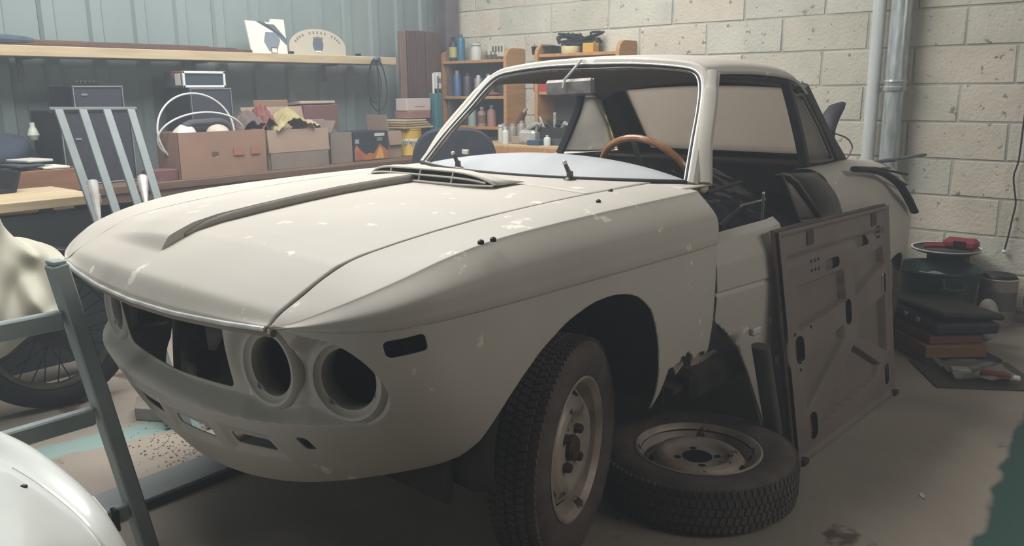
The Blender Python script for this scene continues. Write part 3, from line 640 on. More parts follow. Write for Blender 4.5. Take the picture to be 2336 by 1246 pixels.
# poster board with printed pattern
pz = thing('printed_board', 'white board with a dark slanted print standing on the wall shelf', 'board', (-3.29, -4.83, SHZ), 0)
BWd = .32; obj('card', MB().prism([(.165, .205), (.13, 0), (-.145, 0), (-.13, .225), (-.03, .225), (-.02, .20), (.05, .205)], .012, lambda u, v, w_: (u, -.02*v+w_, v)), mat('board_white', 'd9d9d0', .7), pz, smooth=0)
def pprint(poly, c, nm, k=.0125): return obj(nm, MB().prism(poly, .001, lambda u, v, w_: (u, -.02*v+k+w_, v)), mat('print_'+c, c, .7), pz, smooth=0)
pprint([(.085, .205), (.03, .205), (-.14, .06), (-.14, .10), (-.05, .19), (.02, .19)], '5d6673', 'printed_band')
pprint([(.02, .14), (-.06, .14), (-.09, .09), (-.06, .02), (.0, .02), (.035, .08)], '76828c', 'printed_figure')
pprint([(-.015, .005), (-.062, .005), (-.062, .045), (-.015, .045)], '4d555c', 'printed_frame', .0135)
pprint([(-.02, .01), (-.057, .01), (-.057, .038), (-.02, .038)], 'd2d2ca', 'printed_label', .0145)
# cream sign with an arch of lettering round a dark figure
sg_ = thing('arched_sign', 'cream card sign with arched lettering around a dark helmet figure', 'sign', (-3.70, -4.84, SHZ))
ap = [(.24*math.cos(a), .055+.125*math.sin(a)) for a in np.linspace(0, math.pi, 24)]; ap = [(.24, 0)]+ap+[(-.24, 0)]
obj('card', MB().prism(ap, .006, lambda u, v, w_: (u, w_-.03*v, v)), mat('cream_card', 'b5b0a2', .8), sg_, smooth=0)
dk_ = mat('print_brown', '7d7468', .8)
for k in range(15):
    a = math.pi*(.14+.72*k/14); 
    if k in (4, 10): continue
    cxx, czz = .205*math.cos(a), .05+.105*math.sin(a); r_ = Matrix.Rotation(-(a-math.pi/2), 3, 'Y')
    obj('letter_stroke', MB().box((cxx, .007-.03*czz, czz), (.011, .002, .016), r_), dk_, sg_, smooth=0)
obj('printed_helmet', MB().prism([(.045*math.cos(a)*(1 if abs(math.sin(a)) < .8 else .8), .075+.055*math.sin(a)) for a in np.linspace(0, 2*math.pi, 20)[:-1]], .001, lambda u, v, w_: (u, .0062+w_-.03*v, v)), mat('print_slate', '56656e', .8), sg_, smooth=0)
obj('printed_visor', MB().prism([(.04, .112), (-.042, .112), (-.042, .124), (.04, .124)], .001, lambda u, v, w_: (u, .0076+w_-.03*v, v)), dk_, sg_, smooth=0)
obj('printed_chin', MB().prism([(.025, .022), (-.025, .022), (-.022, .034), (.022, .034)], .001, lambda u, v, w_: (u, .0076+w_-.03*v, v)), mat('board_white', 'd9d9d0', .7), sg_, smooth=0)
for px, lab in ((817, 'small dark lump lying on the bare end of the wall shelf'), (664, 'tiny dark block between the printed board and arched sign')):
    p = uw(px, 122, 1, -4.78); o = obj('small_block', MB().bevbox((0, 0, .011), (.035, .03, .02), .005), black_t, loc=(p[0], -4.78, SHZ)); tag(o, lab, 'block')
# cable hanging from the shelf
hk = uw(858, 135, 1, -4.69)
cb = thing('hanging_cable', 'dark cable looped over the shelf edge and hanging down', 'cable', (hk[0], -4.685, .80))
lp = []
for cx_, w_, zt, zb in ((0, .085, 1.45, 1.08), (.03, .06, 1.44, 1.14)):
    lp = [(cx_+w_*math.sin(a), .0+.01*math.sin(2*a), (zt+zb)/2-.8+(zt-zb)/2*math.cos(a)) for a in np.linspace(0, 2*math.pi, 33)[:-1]]
    obj('loop', MB().tube(lp, .005, 6, closed=True), seal, cb)
obj('tail', MB().tube(spline([(.0, 0, .66), (-.005, .005, .4), (0, 0, .2), (.01, 0, 0)], 16), .005, 6), seal, cb)
obj('wrap', MB().tube([(-.02, .01, .635), (.0, .015, .66), (.03, .01, .64)], .014, 8), mat('blue_tie', '4f6478', .6), cb)
# bench
bn = thing('workbench', 'long wooden workbench under the shelf covered in boxes', 'workbench', (-2.15, -4.62, 0))
for k in range(4): obj('plank', MB().bevbox((0, -.25+.165*k, .73), (5.8, .16, .04), .003), old_wood, bn)
obj('apron', MB().bevbox((0, .30, .685), (5.8, .03, .05), .003), old_wood, bn)
for x in (-1.95, -.75, .45, 1.65, 2.75):
    for y in (-.25, .25): obj('leg', MB().bevbox((x, y, .355), (.07, .07, .71), .004), old_wood, bn)
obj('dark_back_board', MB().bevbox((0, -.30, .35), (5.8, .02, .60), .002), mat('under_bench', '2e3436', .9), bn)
def spk(name, label, x0, x1, y1, dep, z0, z1, frame=silver):
    t = thing(name, label, 'loudspeaker', ((x0+x1)/2, y1-dep/2, z0)); w_, h_ = abs(x1-x0), z1-z0
    obj('cabinet', MB().bevbox((0, -.005, h_/2), (w_, dep-.01, h_), .004), blackv, t)
    obj('grille_cloth', MB().bevbox((0, dep/2-.006, h_/2), (w_-.02, .012, h_-.02), .002), mat('grille_cloth', '3a3c46', .9, c2='33343c', scale=80), t)
    for s_ in (-1, 1):
        obj('edge_trim', MB().bevbox((0, dep/2+.002, h_/2+s_*(h_/2-.006)), (w_, .006, .006), .001), frame, t)
        obj('side_trim', MB().bevbox((s_*(w_/2-.004), dep/2+.002, h_/2), (.006, .006, h_), .001), frame, t)
    obj('badge', MB().bevbox((w_*.28, dep/2+.002, h_*.62), (.03, .004, .01), .001), silver, t)
    return t
spk('amplifier_cabinet', 'lower black speaker cabinet standing on the bench behind steel bars', -1.80, -2.17, -4.50, .36, BZ+.001, 1.136)
spk('small_speaker', 'black speaker with silver edging stacked on top of another cabinet', -1.88, -2.14, -4.50, .30, 1.138, 1.262)
o = obj('cap_badge', MB().tube([(-.055+.011*k, 0, .012+.008*(k % 2)) for k in range(11)], .005, 6).bevbox((0, 0, .004), (.13, .02, .008), .002), black_t, loc=(-1.98, -4.56, 1.2645)); tag(o, 'small dark zigzag handle lying on top of the upper speaker', 'handle')
spk('tall_speaker', 'tall black speaker behind the white wire hoops', -2.58, -2.85, -4.60, .30, BZ+.001, 1.248)
# glass fronted case on the tall speaker
cs = thing('display_case', 'white framed glass fronted case on top of the tall speaker', 'case', (-2.69, -4.73, 1.2495))
w_, h_, d_ = .275, .095, .22
obj('case_body', MB().bevbox((0, -.01, h_/2), (w_-.01, d_-.02, h_), .003), mat('case_red', '7d4a4a', .7, c2='3a4a4c', scale=9, mix=(.45, .55)), cs)
for s_ in (-1, 1):
    obj('frame_rail', MB().bevbox((0, d_/2, h_/2+s_*(h_/2-.007)), (w_, .014, .014), .002), whitep, cs)
    obj('frame_post', MB().bevbox((s_*(w_/2-.007), d_/2, h_/2), (.014, .014, h_), .002), whitep, cs)
obj('glass_front', MB().bevbox((0, d_/2-.002, h_/2), (w_-.026, .004, h_-.026), .001), mat('dark_glass', '3a4650', .1), cs)
obj('side_label', MB().bevbox((w_/2-.004, .05, h_/2), (.004, .06, h_*.7), .001), whitep, cs)
# cardboard boxes: open carton with wall thickness and flaps
def carton(name, label, x0, x1, y1, dep, z0, z1, m, flaps=(), holes=(), group=None, lid=False):
    w_, h_ = abs(x1-x0), z1-z0; t = thing(name, label, 'box', ((x0+x1)/2, y1-dep/2, z0), 0, group); th_ = .006
    fr_ = MB().grid([[(u, 0, v) for u in np.linspace(-w_/2, w_/2, 61)] for v in np.linspace(0, h_, 41)])
    if holes: fr_.clip(lambda p: min(rrect(p[0]-hx, p[2]-hz, ha, hb, min(ha, hb)*.8) for hx, hz, ha, hb in holes))
    fr_.map(lambda p: (p[0], dep/2-th_, p[2])); obj('front_wall', fr_, m, t, solid=th_, smooth=0)
    obj('back_wall', MB().box((0, -dep/2+th_/2, h_/2), (w_, th_, h_)), m, t, smooth=0)
    for s_ in (-1, 1): obj('side_wall', MB().box((s_*(w_/2-th_/2), 0, h_/2), (th_, dep-2*th_-.001, h_)), m, t, smooth=0)
    obj('base', MB().box((0, 0, th_/2), (w_-.014, dep-.014, th_)), m, t, smooth=0)
    for f_ in flaps:    # (side, length, angle)
        sd, ln, an = f_
        if sd in 'fb':
            s_ = 1 if sd == 'f' else -1; dy, dz = s_*math.sin(an)*ln, math.cos(an)*ln
            obj('flap', MB().grid([[(u, s_*(dep/2-.003), h_) for u in (-w_/2, w_/2)], [(u, s_*(dep/2-.003)+dy, h_+dz) for u in (-w_/2, w_/2)]]), m, t, solid=.004, off=0, smooth=0)
        else:
            s_ = 1 if sd == 'l' else -1; dx, dz = s_*math.sin(an)*ln, math.cos(an)*ln
            obj('flap', MB().grid([[(s_*(w_/2-.003), v, h_) for v in (-dep/2, dep/2)], [(s_*(w_/2-.003)+dx, v, h_+dz) for v in (-dep/2, dep/2)]]), m, t, solid=.004, off=0, smooth=0)
    if lid: obj('lid', MB().bevbox((0, 0, h_+.012), (w_+.012, dep+.012, .03), .003), m, t)
    return t
A = carton('banana_carton', 'big brown carton with hand holes and red print at the bench front', -2.335, -2.885, -4.325, .25, BZ+.001, 1.005, card, holes=((.06, .125, .022, .016), (-.20, .14, .018, .014)))
for hx, hz, hw, hh in ((-.09, .135, .035, .022), (-.20, .135, .03, .022)): obj('red_print', MB().box((hx, .1255, hz), (hw*2, .001, hh*2)), mat('faded_red_print', '94665a', .9), A, smooth=0)
# white wire hoops standing in the carton with two pale balls
for (px, py, a_, b_, r_, lab) in ((450, 300, 75, 85, .0055, 'tall white wire hoop standing up out of the brown carton'), (462, 312, 85, 55, .0055, 'lower white wire hoop tilted in the brown carton')):
    c = uw(px, py, 1, -4.47 if b_ > 60 else -4.44); mpp = (CAMR[2]@(c-CAMC))/FPX; A_, B_ = a_*mpp/.8, b_*mpp
    o = obj('wire_hoop', MB().tube([(A_*math.cos(t), (.05 if b_ < 60 else -.02)*math.sin(t), B_*math.sin(t)) for t in np.linspace(0, 2*math.pi, 57)[:-1]], r_, 8, closed=True), whitep, loc=tuple(c)); tag(o, lab, 'hoop')
for px, lab, cc in ((420, 'crumpled white bag top showing above the brown carton', 'd0cfc8'), (497, 'smooth cream ball top showing above the brown carton', 'c6bdae')):
    c = uw(px, 300, 1, -4.45); o = obj('bag_top' if px == 420 else 'ball', MB().sphere((0, 0, 0), (.072, .05, .055), 18, 12).map(lambda p: (p[0], p[1], p[2]+(.008*math.sin(p[0]*90)*math.cos(p[1]*70) if px == 420 else 0))), mat('pale_'+cc, cc, .7), loc=(c[0], c[1], .985)); tag(o, lab, 'bag' if px == 420 else 'ball')
o = obj('grey_hose', MB().tube(spline([(-2.40, -4.53, .93), (-2.5, -4.535, 1.035), (-2.62, -4.54, 1.05), (-2.75, -4.535, 1.04), (-2.82, -4.53, .93)], 24), .022, 10), mat('hose_grey', '4a4a50', .7)); tag(o, 'thick dark hose bent over inside the brown carton', 'hose')
Bx = carton('flap_carton', 'beige carton with its long front flap folded down', -2.96, -3.42, -4.42, .24, BZ+.001, .992, card2, flaps=(('f', .14, math.radians(176)), ('b', .14, .25)))
Bf = obj('grey_carton_side', MB().box((0, .1262, .05), (.44, .002, .10)), card_in, Bx, smooth=0)
# things piled in and behind the flap carton
sk = thing('cloth_bundle', 'crumpled yellow and red cloth heaped on the beige carton', 'cloth', (-3.06, -4.60, .996))
def blob(c, r, m, nm, seed, par, amp=.35):
    q = random.Random(seed); ph = [(q.uniform(2, 6), q.uniform(2, 6), q.uniform(2, 6), q.uniform(0, 6)) for _ in range(5)]; mb = MB().sphere((0, 0, 0), 1, 28, 18)
    mb.map(lambda p: tuple(c[i]+p[i]*r[i]*(1+amp*sum(math.sin(a*p[0]+b*p[1]+d*p[2]+f) for a, b, d, f in ph)/5) for i in range(3))); return obj(nm, mb, m, par, smooth=60)
def drape(c, sx, sy, h, m, nm, seed, par):
    q = random.Random(seed); ph = [(q.uniform(3, 9), q.uniform(3, 9), q.uniform(0, 6)) for _ in range(6)]; G_ = []
    for i in range(30):
        u = i/29*2-1; row = []
        for j in range(30):
            v = j/29*2-1; z = h*(max(0, 1-abs(u)**1.6))*(1-.45*abs(v)**1.5)+.18*h*sum(math.sin(a*u+b*v+f)*abs(math.sin(b*u-a*v+f)) for a, b, f in ph)/3
            row.append((c[0]+u*sx, c[1]+v*sy, c[2]+z))
        G_.append(row)
    return obj(nm, MB().grid(G_), m, par, smooth=70, solid=.004)
drape((-.11, .09, -.01), .14, .11, .13, mat('yellow_cloth', 'a39a72', .9, c2='8d845e', scale=12), 'yellow_fold', 3, sk); drape((.05, .06, -.01), .06, .10, .155, mat('red_cloth', '96524a', .9, c2='6c4a46', scale=10), 'red_fold', 5, sk); drape((.16, .05, -.01), .11, .11, .12, mat('brown_cloth', '5f5350', .9), 'brown_fold', 9, sk); drape((-.26, .10, -.01), .07, .08, .06, mat('peach_cloth', 'a8927f', .9), 'peach_fold', 15, sk)
def bxthing(name, label, cat, x0, x1, y1, dep, z0, z1, m, group=None, rot=None):
    o = obj(name, MB().bevbox((0, 0, (z1-z0)/2), (abs(x1-x0), dep, z1-z0), .003), m, loc=((x0+x1)/2, y1-dep/2, z0), rot=rot); return tag(o, label, cat, group)
bxthing('brown_card', 'upright brown card sheet behind the yellow cloth bundle', 'card', -3.10, -3.36, -4.75, .012, BZ+.001, 1.17, card)
t = thing('lidded_box', 'small reddish box with pale sloping lid behind the cartons', 'box', (-3.63, -4.84, BZ+.001))
obj('body', MB().bevbox((0, 0, .19), (.29, .18, .38), .003), mat('maroon_box', '6e4f4a', .8), t); obj('lid', MB().bevbox((0, 0, .39), (.30, .20, .02), .004), mat('peach_lid', 'b09a8a', .8), t, rot=(math.radians(6), 0, 0))
t = carton('grey_carton', 'narrow grey carton between the flap carton and flame printed box', -3.465, -3.645, -4.45, .26, BZ+.001, .953, card_in, flaps=(('b', .10, .5), ('l', .09, -.5)))
blob((-3.55, -4.58, .91), (.06, .07, .06), mat('teal_rag', '50646b', .9), 'rag', 12, None, .3); tag(bpy.context.scene.objects['rag'], 'teal rag stuffed in the narrow grey carton', 'cloth')
# box with dark print and flames
t = thing('flame_box', 'dark blue box printed with orange flames along its base', 'box', (-3.81, -4.56, BZ+.001))
obj('body', MB().bevbox((0, 0, .10), (.31, .22, .20), .002), mat('navy_card', '2c313d', .7), t)
def strip(poly, c, nm, k): obj(nm, MB().prism(poly, .001, lambda u, v, w_: (u, .1105+w_+k*.0012, v)), mat('ink_'+c, c, .7), t, smooth=0)
strip([(-.15, .005), (-.15, .06), (-.11, .085), (-.075, .11), (-.045, .075), (-.02, .045), (.02, .055), (.05, .04), (.10, .075), (.13, .11), (.15, .085), (.15, .005)], 'a5683f', 'flame_print', 0)
strip([(-.11, .01), (-.10, .06), (-.075, .09), (-.05, .05), (-.03, .01)], 'c99a55', 'flame_core', 1); strip([(.07, .01), (.09, .05), (.12, .08), (.14, .05), (.14, .01)], '9a5b48', 'flame_core', 1)
strip([(-.12, .165), (-.03, .165), (-.03, .185), (-.12, .185)], 'b9bfc0', 'white_label', 1); strip([(.11, .12), (.145, .12), (.145, .15), (.11, .15)], '8c93a0', 'side_label', 1); strip([(-.10, .13), (-.05, .13), (-.05, .155), (-.10, .155)], '5f7a72', 'green_mark', 1)
t = carton('open_tan_carton', 'tan carton with tall open flap beside the yellow tin', -4.03, -4.155, -4.52, .22, BZ+.001, .94, card2, flaps=(('f', .10, math.radians(172)), ('l', .115, .08)))
# yellow tin with part of a name
t = thing('yellow_tin', 'yellow paint tin with white label band and blue lettering', 'tin', (-4.30, -4.60, BZ+.001))
obj('can', MB().lathe([(0, 0), (.10, 0), (.103, .004), (.10, .01), (.10, .185), (.104, .19), (.10, .196), (.09, .19), (0, .19)], n=32), mat('tin_yellow', 'c2a545', .5, c2='b3963a', scale=5), t)
obj('label_band', MB().lathe([(.1012, .075), (.1012, .125)], n=32), mat('label_cream', 'cfc8ac', .6), t)
def lettering(name, txt, size, m, parent, loc, rot, ext=.0008):
    fc = bpy.data.curves.new(name, 'FONT'); fc.body = txt; fc.size = size; fc.extrude = ext; fc.align_x = 'CENTER'; fo = bpy.data.objects.new(name, fc); COL.objects.link(fo)
    bpy.context.view_layer.update(); me = bpy.data.meshes.new_from_object(fo.evaluated_get(bpy.context.evaluated_depsgraph_get())); bpy.data.objects.remove(fo); me.materials.clear(); me.materials.append(m)
    return link(name, me, parent, loc, rot)
lettering('tin_lettering', 'mplex', .05, mat('ink_blue', '3c3f66', .6), t, (.0737, .0737, .085), (math.pi/2, 0, math.pi-math.pi/4))
t = thing('newspaper_pile', 'pile of folded yellowish papers lying on the yellow tin', 'papers', (-4.33, -4.63, .948))
for k in range(4): obj('paper', MB().bevbox((.01*k, -.005*k, .008+.017*k), (.30-.02*k, .24, .014), .003), mat('paper_%d' % k, ['a39a78', '9c7a62', 'a8946f', 'b0a58c'][k], .9), t, rot=(0, 0, .05*k))
bxthing('brick_red_box', 'faded red box lying on the pile of papers', 'box', -4.30, -4.52, -4.58, .16, 1.018, 1.075, mat('faded_red', '96726a', .85, c2='86655e', scale=9))
t = thing('white_card_box', 'small pinkish white card box with a thin dark mark', 'box', (-4.42, -4.66, 1.0755)); obj('body', MB().bevbox((0, 0, .045), (.25, .12, .09), .003), mat('pinkish_white', 'b9afa9', .8), t); obj('printed_mark', MB().box((-.01, .0605, .03), (.10, .001, .006)), dk_, t, smooth=0)
t = thing('teal_caddy', 'tall teal holder with white rods in front of the wooden boards', 'holder', (-4.62, -4.62, BZ+.001)); obj('sleeve', MB().bevbox((0, 0, .225), (.075, .075, .45), .006), mat('teal_plastic', '3f6d76', .6), t)
obj('rod', MB().cyl((.02, 0, .44), (.02, 0, .60), .008), whitep, t); obj('rod', MB().cyl((-.015, .015, .44), (-.015, .015, .58), .006), galv, t)
t = thing('white_switch_box', 'small white plastic switch box next to the shelf unit', 'switch', tuple(uw(997, 205, 1, -4.765)+np.array([0, .005, -.0]))); obj('body', MB().bevbox((0, 0, .07), (.05, .05, .13), .006), whitep, t); obj('toggle', MB().bevbox((0, .028, .075), (.02, .01, .035), .003), mat('switch_red', '8a5a56', .6), t)
# dark wooden boards standing in the corner
t = thing('board_stack', 'dark red wooden boards standing upright in the corner', 'boards', (-4.66, -4.80, .76))
for k, (u, wd, top) in enumerate(((.205, .07, .905), (.12, .095, .91), (.02, .10, .915), (-.08, .09, .912), (-.165, .08, .908))): obj('board', MB().bevbox((u, .004*(k % 2), top/2), (wd-.006, .03, top), .003), dark_wood if k else mat('dark_red_wood_light', '7d6660', .6, c2='6d5651', scale=3, stretch=(10, 10, 1)), t)
# left end of the bench: crate, tray, plank, dark bag, bulb on a cable
t = thing('wooden_crate', 'shallow reddish wooden crate with papers at the bench end', 'crate', (-1.62, -4.42, BZ+.001))
cw = mat('crate_wood', '8a6752', .8, c2='7a5946', scale=3, stretch=(1, 10, 10), bump=.1)
obj('crate_front', MB().bevbox((0, .13, .055), (.34, .015, .11), .002), cw, t); obj('crate_back', MB().bevbox((0, -.13, .055), (.34, .015, .11), .002), cw, t)
for s_ in (-1, 1): obj('crate_end', MB().bevbox((s_*.162, 0, .055), (.015, .244, .11), .002), cw, t)
obj('crate_base', MB().box((0, 0, .006), (.30, .24, .01)), cw, t, smooth=0)
for k, (u, v, c_) in enumerate(((-.07, .0, 'c9c6bc'), (.06, .02, '3d454c'), (.0, -.04, 'b5b2aa'))): o = obj('folded_paper', MB().bevbox((0, 0, 0), (.13, .18, .012), .003), mat('crate_paper_%d' % k, c_, .8), loc=(-1.62+u, -4.42+v, BZ+.115+.018*k), rot=(.0, .0, .1*k)); tag(o, ['white folded paper lying in the shallow crate', 'dark folder lying in the shallow crate', 'grey folded paper on top in the shallow crate'][k], 'paper')
o = obj('black_tray', MB().prism([(-.13, .0), (.13, 0), (.16, .09), (.145, .09), (.12, .012), (-.12, .012), (-.145, .09), (-.16, .09)], .22, lambda u, v, w_: (u, w_-.11, v)), mat('tray_black', '26292c', .4), loc=(-1.27, -4.16, .7925)); tag(o, 'black plastic tray standing on the pale board', 'tray')
t = thing('side_table', 'pale board resting on dark trestle beside the bench end', 'table', (-1.30, -3.95, 0)); obj('top', MB().bevbox((0, 0, .77), (.62, .52, .04), .003), pale_wood, t)
for x in (-.25, .25):
    for y in (-.2, .2): obj('leg', MB().bevbox((x, y, .375), (.05, .05, .75), .003), mat('under_bench', '2e3436', .9), t)
obj('front_board', MB().bevbox((0, .24, .40), (.60, .015, .66), .002), mat('under_bench', '2e3436', .9), t)
for c_, r_, sd, nm in (((-1.56, -4.74, .89), (.20, .13, .14), 21, 'dark_bag'),):
    blob(c_, r_, mat('dark_blue_bag', '333d4a', .8, c2='2a323c', scale=8), nm, sd, None, .28); tag(S.objects[nm], 'slumped dark blue bag against the metal wall', 'bag')
p = uw(60, 290, 1, -4.80); t = thing('bulb_lead', 'pale bulb hanging on a thin lead from the shelf', 'bulb', (p[0], -4.72, p[2]-.04)); obj('lead', MB().tube([(0, 0, .04), (.01, -.01, .2), (.03, -.02, 1.41-p[2]+.04)], .003, 6), seal, t); obj('bulb', MB().lathe([(0, -.03), (.02, -.025), (.03, 0), (.02, .03), (.012, .045), (.012, .065), (0, .066)], n=16), mat('bulb_glass', 'b5beb0', .2), t)
o = obj('chrome_scraper', MB().box((0, 0, .003), (.07, .03, .006)), galv, loc=(-2.23, -4.36, BZ+.001)); tag(o, 'small metal offcut on the bench edge beside the brown carton', 'offcut')
bxthing('red_tin_tray', 'dark red tray pushed under the end of the brown carton', 'tray', -2.19, -2.325, -4.35, .14, BZ+.001, BZ+.06, mat('red_tray', '6e4a4a', .7))
# a few things under the bench
for k, (x, c_, lab) in enumerate(((-2.34, '3a3d40', 'dark crate stored under the bench'), (-3.2, '4d4640', 'brown carton stored under the bench'), (-1.78, '2f3a3c', 'dark bin stored under the bench'))): bxthing('stored_box', lab, 'box', x, x-.36, -4.45, .3, .001, .42+.05*k, mat('store_%d' % k, c_, .8))
# steel rack of four bars leaning by the bench, two chrome cones on it
t = thing('steel_bar_rack', 'rack of four galvanised flat bars leaning beside the bench', 'rack', (-1.60, -3.35, 0))
tops = [uw(px, 250, 1, -3.62) for px in (133, 188, 243, 298)]; bots = [uw(px, py, 1, -3.30) for px, py in ((228, 520), (268, 492), (318, 478), (362, 462))]
for a_, b_ in zip(tops, bots):
    a_, b_ = np.array(a_)-[-1.60, -3.35, 0], np.array(b_)-[-1.60, -3.35, 0]; d_ = (b_-a_); e_ = b_+d_*((.015-b_[2])/d_[2]); v = Vector(e_-a_)
    q = Vector((1, 0, 0)); q = (q-v.normalized()*q.dot(v.normalized())).normalized(); n_ = v.normalized().cross(q); R_ = Matrix((q, n_, v.normalized())).transposed()
    obj('bar', MB().bevbox(tuple((a_+e_)/2), (.034, .012, v.length), .002, R_), galv, t)
a_, b_ = np.array(tops[0])-[-1.60, -3.35, 0], np.array(tops[3])-[-1.60, -3.35, 0]; obj('top_rail', MB().tube([tuple(a_+[.03, -.012, .0]), tuple(b_+[-.03, -.012, 0])], .011, 8), galv, t)
for (px0, py0), (px1, py1) in (((210, 415), (226, 498)), ((325, 405), (333, 466))):
    a_ = uw(px0, py0, 1, -3.28)-[-1.60, -3.35, 0]; b_ = uw(px1, py1, 1, -3.20)-[-1.60, -3.35, 0]; d_ = b_-a_; e_ = a_+d_*1.6
    obj('tapered_pipe', MB().tube([tuple(a_), tuple(a_*.6+b_*.4), tuple(b_), tuple(e_)], [.021, .017, .008, .008], 14), chrome, t)
# ------------------------------------------------------------------ block wall side: pine shelf units, second bench and what is on them
def side_panel(par, y, top, bot=.0, dep=.22):
    poly = [(0, bot), (0, top)]+[(dep-.08+.08*math.sin(a), top-.08+.08*math.cos(a)) for a in np.linspace(0, math.pi/2, 8)]+[(dep, bot)]
    return obj('side_panel', MB().prism(poly, .03, lambda u, v, w_: (u, y+w_, v)), pine, par, smooth=30)
def unit(name, label, y0, y1, top, shelves, base):
    t = thing(name, label, 'shelf unit', (XW+.01, 0, base)); side_panel(t, y0, top-base); side_panel(t, y1-.03, top-base)
    for k, z in enumerate(shelves): obj('shelf_board', MB().bevbox((.11, (y0+y1)/2, z-base), (.20, y1-y0-.062, .022), .002), pine, t)
    obj('back_board', MB().box((.006, (y0+y1)/2, (top-base)/2-.03), (.008, y1-y0-.062, top-base-.08)), mat('shelf_back_grey', '5a6064', .9), t, smooth=0)
    return t
B2 = .84
unit('pine_shelf_unit', 'pine shelf unit with bottles nearest the wooden boards', -4.84, -4.13, 1.53, (1.44, 1.165, .93), B2+.0015)
unit('pine_shelf_unit', 'pine shelf unit with tape rolls and red box on the block wall', -3.86, -3.13, 1.545, (1.462, 1.195), B2+.0015)
t = thing('back_bench', 'wooden bench against the block wall crowded with tools', 'workbench', (-4.82, -3.62, 0))
obj('top', MB().bevbox((0, 0, B2-.02), (.58, 1.25, .04), .003), pale_wood, t); obj('front_board', MB().bevbox((.30, .0, B2-.055), (.025, 1.25, .09), .003), pine, t)
for x in (-.22, .22):
    for y in (-.55, .55): obj('leg', MB().bevbox((x, y, (B2-.04)/2), (.06, .06, B2-.04), .003), old_wood, t)
def bottle(name, label, cat, loc, r, h, c, cap='2a2c30', neck=.35, group=None, lab_c=None):
    t = thing(name, label, cat, loc, 0, group); cc = mat('plastic_'+c, c, .45)
    obj('body', MB().lathe([(0, 0), (r, 0), (r, h*.68), (r*.85, h*.76), (r*neck, h*.84), (r*neck, h*.9), (0, h*.9)], n=16), cc, t)
    obj('cap', MB().lathe([(0, h*.88), (r*neck*1.25, h*.88), (r*neck*1.2, h), (0, h)], n=14), mat('cap_'+cap, cap, .5), t)
    if lab_c: obj('label_wrap', MB().lathe([(r+.0008, h*.15), (r+.0008, h*.58)], n=16), mat('wrap_'+lab_c, lab_c, .6), t)
    return t
def can(name, label, loc, r, h, c, top='8a8a88', group=None, cat='can'):
    t = thing(name, label, cat, loc, 0, group); obj('body', MB().lathe([(0, 0), (r, 0), (r, h*.9), (r*.9, h*.95), (r*.55, h*.97), (0, h*.97)], n=16), mat('can_'+c, c, .4, .2), t); obj('nozzle', MB().lathe([(0, h*.95), (r*.5, h*.95), (r*.5, h*1.1), (0, h*1.12)], n=12), mat('noz_'+top, top, .5), t); return t
def onx(px, py, x): return uw(px, py, 0, x)
Z1 = 1.4515
p = onx(1035, 128, -4.98); bottle('oil_bottle', 'dark bottle with yellow label on top of the bottle shelf', 'bottle', (-4.98, p[1], Z1), .036, .19, '2f3a44', lab_c='a9ac6c')
p = onx(1052, 128, -4.98); can('tall_spray', 'tall blue spray can on top of the bottle shelf', (-4.98, p[1], Z1), .033, .185, '3d6e88', '3b5f74')
p = onx(1088, 128, -5.0); bottle('glass_jar', 'clear glass jar on top of the bottle shelf', 'jar', (-4.99, p[1], Z1), .045, .13, 'b7bab4', 'b5b2ac', .8)
t = thing('plate_sign', 'pale plate with dark lettering marks behind tools on the shelf', 'sign', (-5.06, onx(1132, 120, -5.06)[1], Z1)); obj('plate', MB().bevbox((0, 0, .075), (.006, .17, .10), .001), mat('plate_pale', 'c3c2b4', .6), t)
for k in range(4): obj('letter_stroke', MB().bevbox((.004, .06-.03*k, .085), (.002, .016, .045), .0005), mat('plate_ink', '55544f', .7), t)
obj('stand', MB().bevbox((0, 0, .014), (.02, .10, .028), .002), galv, t)
for k, px in enumerate((1112, 1122, 1131)): p = onx(px, 125, -4.98); o = obj('screw_clamp', MB().bevbox((0, 0, .02), (.03, .022, .04), .003).cyl((0, 0, .035), (0, 0, .065), .005, n=8), galv, loc=(-4.97, p[1], Z1)); tag(o, ['small grey clamp next to the glass jar', 'small grey clamp between two others by the pale plate', 'small grey clamp next to the pine side panel'][k], 'clamp')
Z2 = 1.1765
for px, c, h, top, lab in ((1044, '4e6c96', .20, 'b4a8a8', 'blue spray can with pale cap on the middle bottle shelf'), (1067, '54505e', .18, '44424c', 'dark purple spray can on the middle bottle shelf'), (1092, 'a49ba2', .16, 'd8d8d4', 'pale pink aerosol on the middle bottle shelf')):
    p = onx(px, 205, -4.98); can('spray_can', lab, (-4.98, p[1], Z2), .033, h/1.1, c, top)
p = onx(1115, 210, -4.98); bottle('squat_bottle', 'squat grey-green bottle on the middle bottle shelf', 'bottle', (-4.98, p[1], Z2), .045, .17, '6d7f7c', '8a9492')
p = onx(1118, 218, -4.9); o = obj('red_rag', MB().sphere((0, 0, .014), (.05, .07, .016), 16, 8), mat('rag_red', '7e5148', .9), loc=(-4.955, p[1]-.02, Z2)); tag(o, 'dull red rag on the front of the middle bottle shelf', 'cloth')
Z3 = .9415
for k, (px, c, h, lab, cat) in enumerate(((1078, '8a9a98', .17, 'pale grey-green bottle on the lowest bottle shelf', 'bottle'), (1100, '8d7e76', .15, 'beige bottle with brown label on the lowest bottle shelf', 'bottle'), (1122, '9a7470', .165, 'reddish bottle on the lowest bottle shelf', 'bottle'))):
    p = onx(px, 290, -4.98); bottle('workshop_bottle', lab, cat, (-4.98, p[1], Z3), .036, h, c, ['9aa5a2', 'b9aca6', '8c8a9c'][k], lab_c=[None, '6d5a4c', None][k])
Z4 = 1.4735
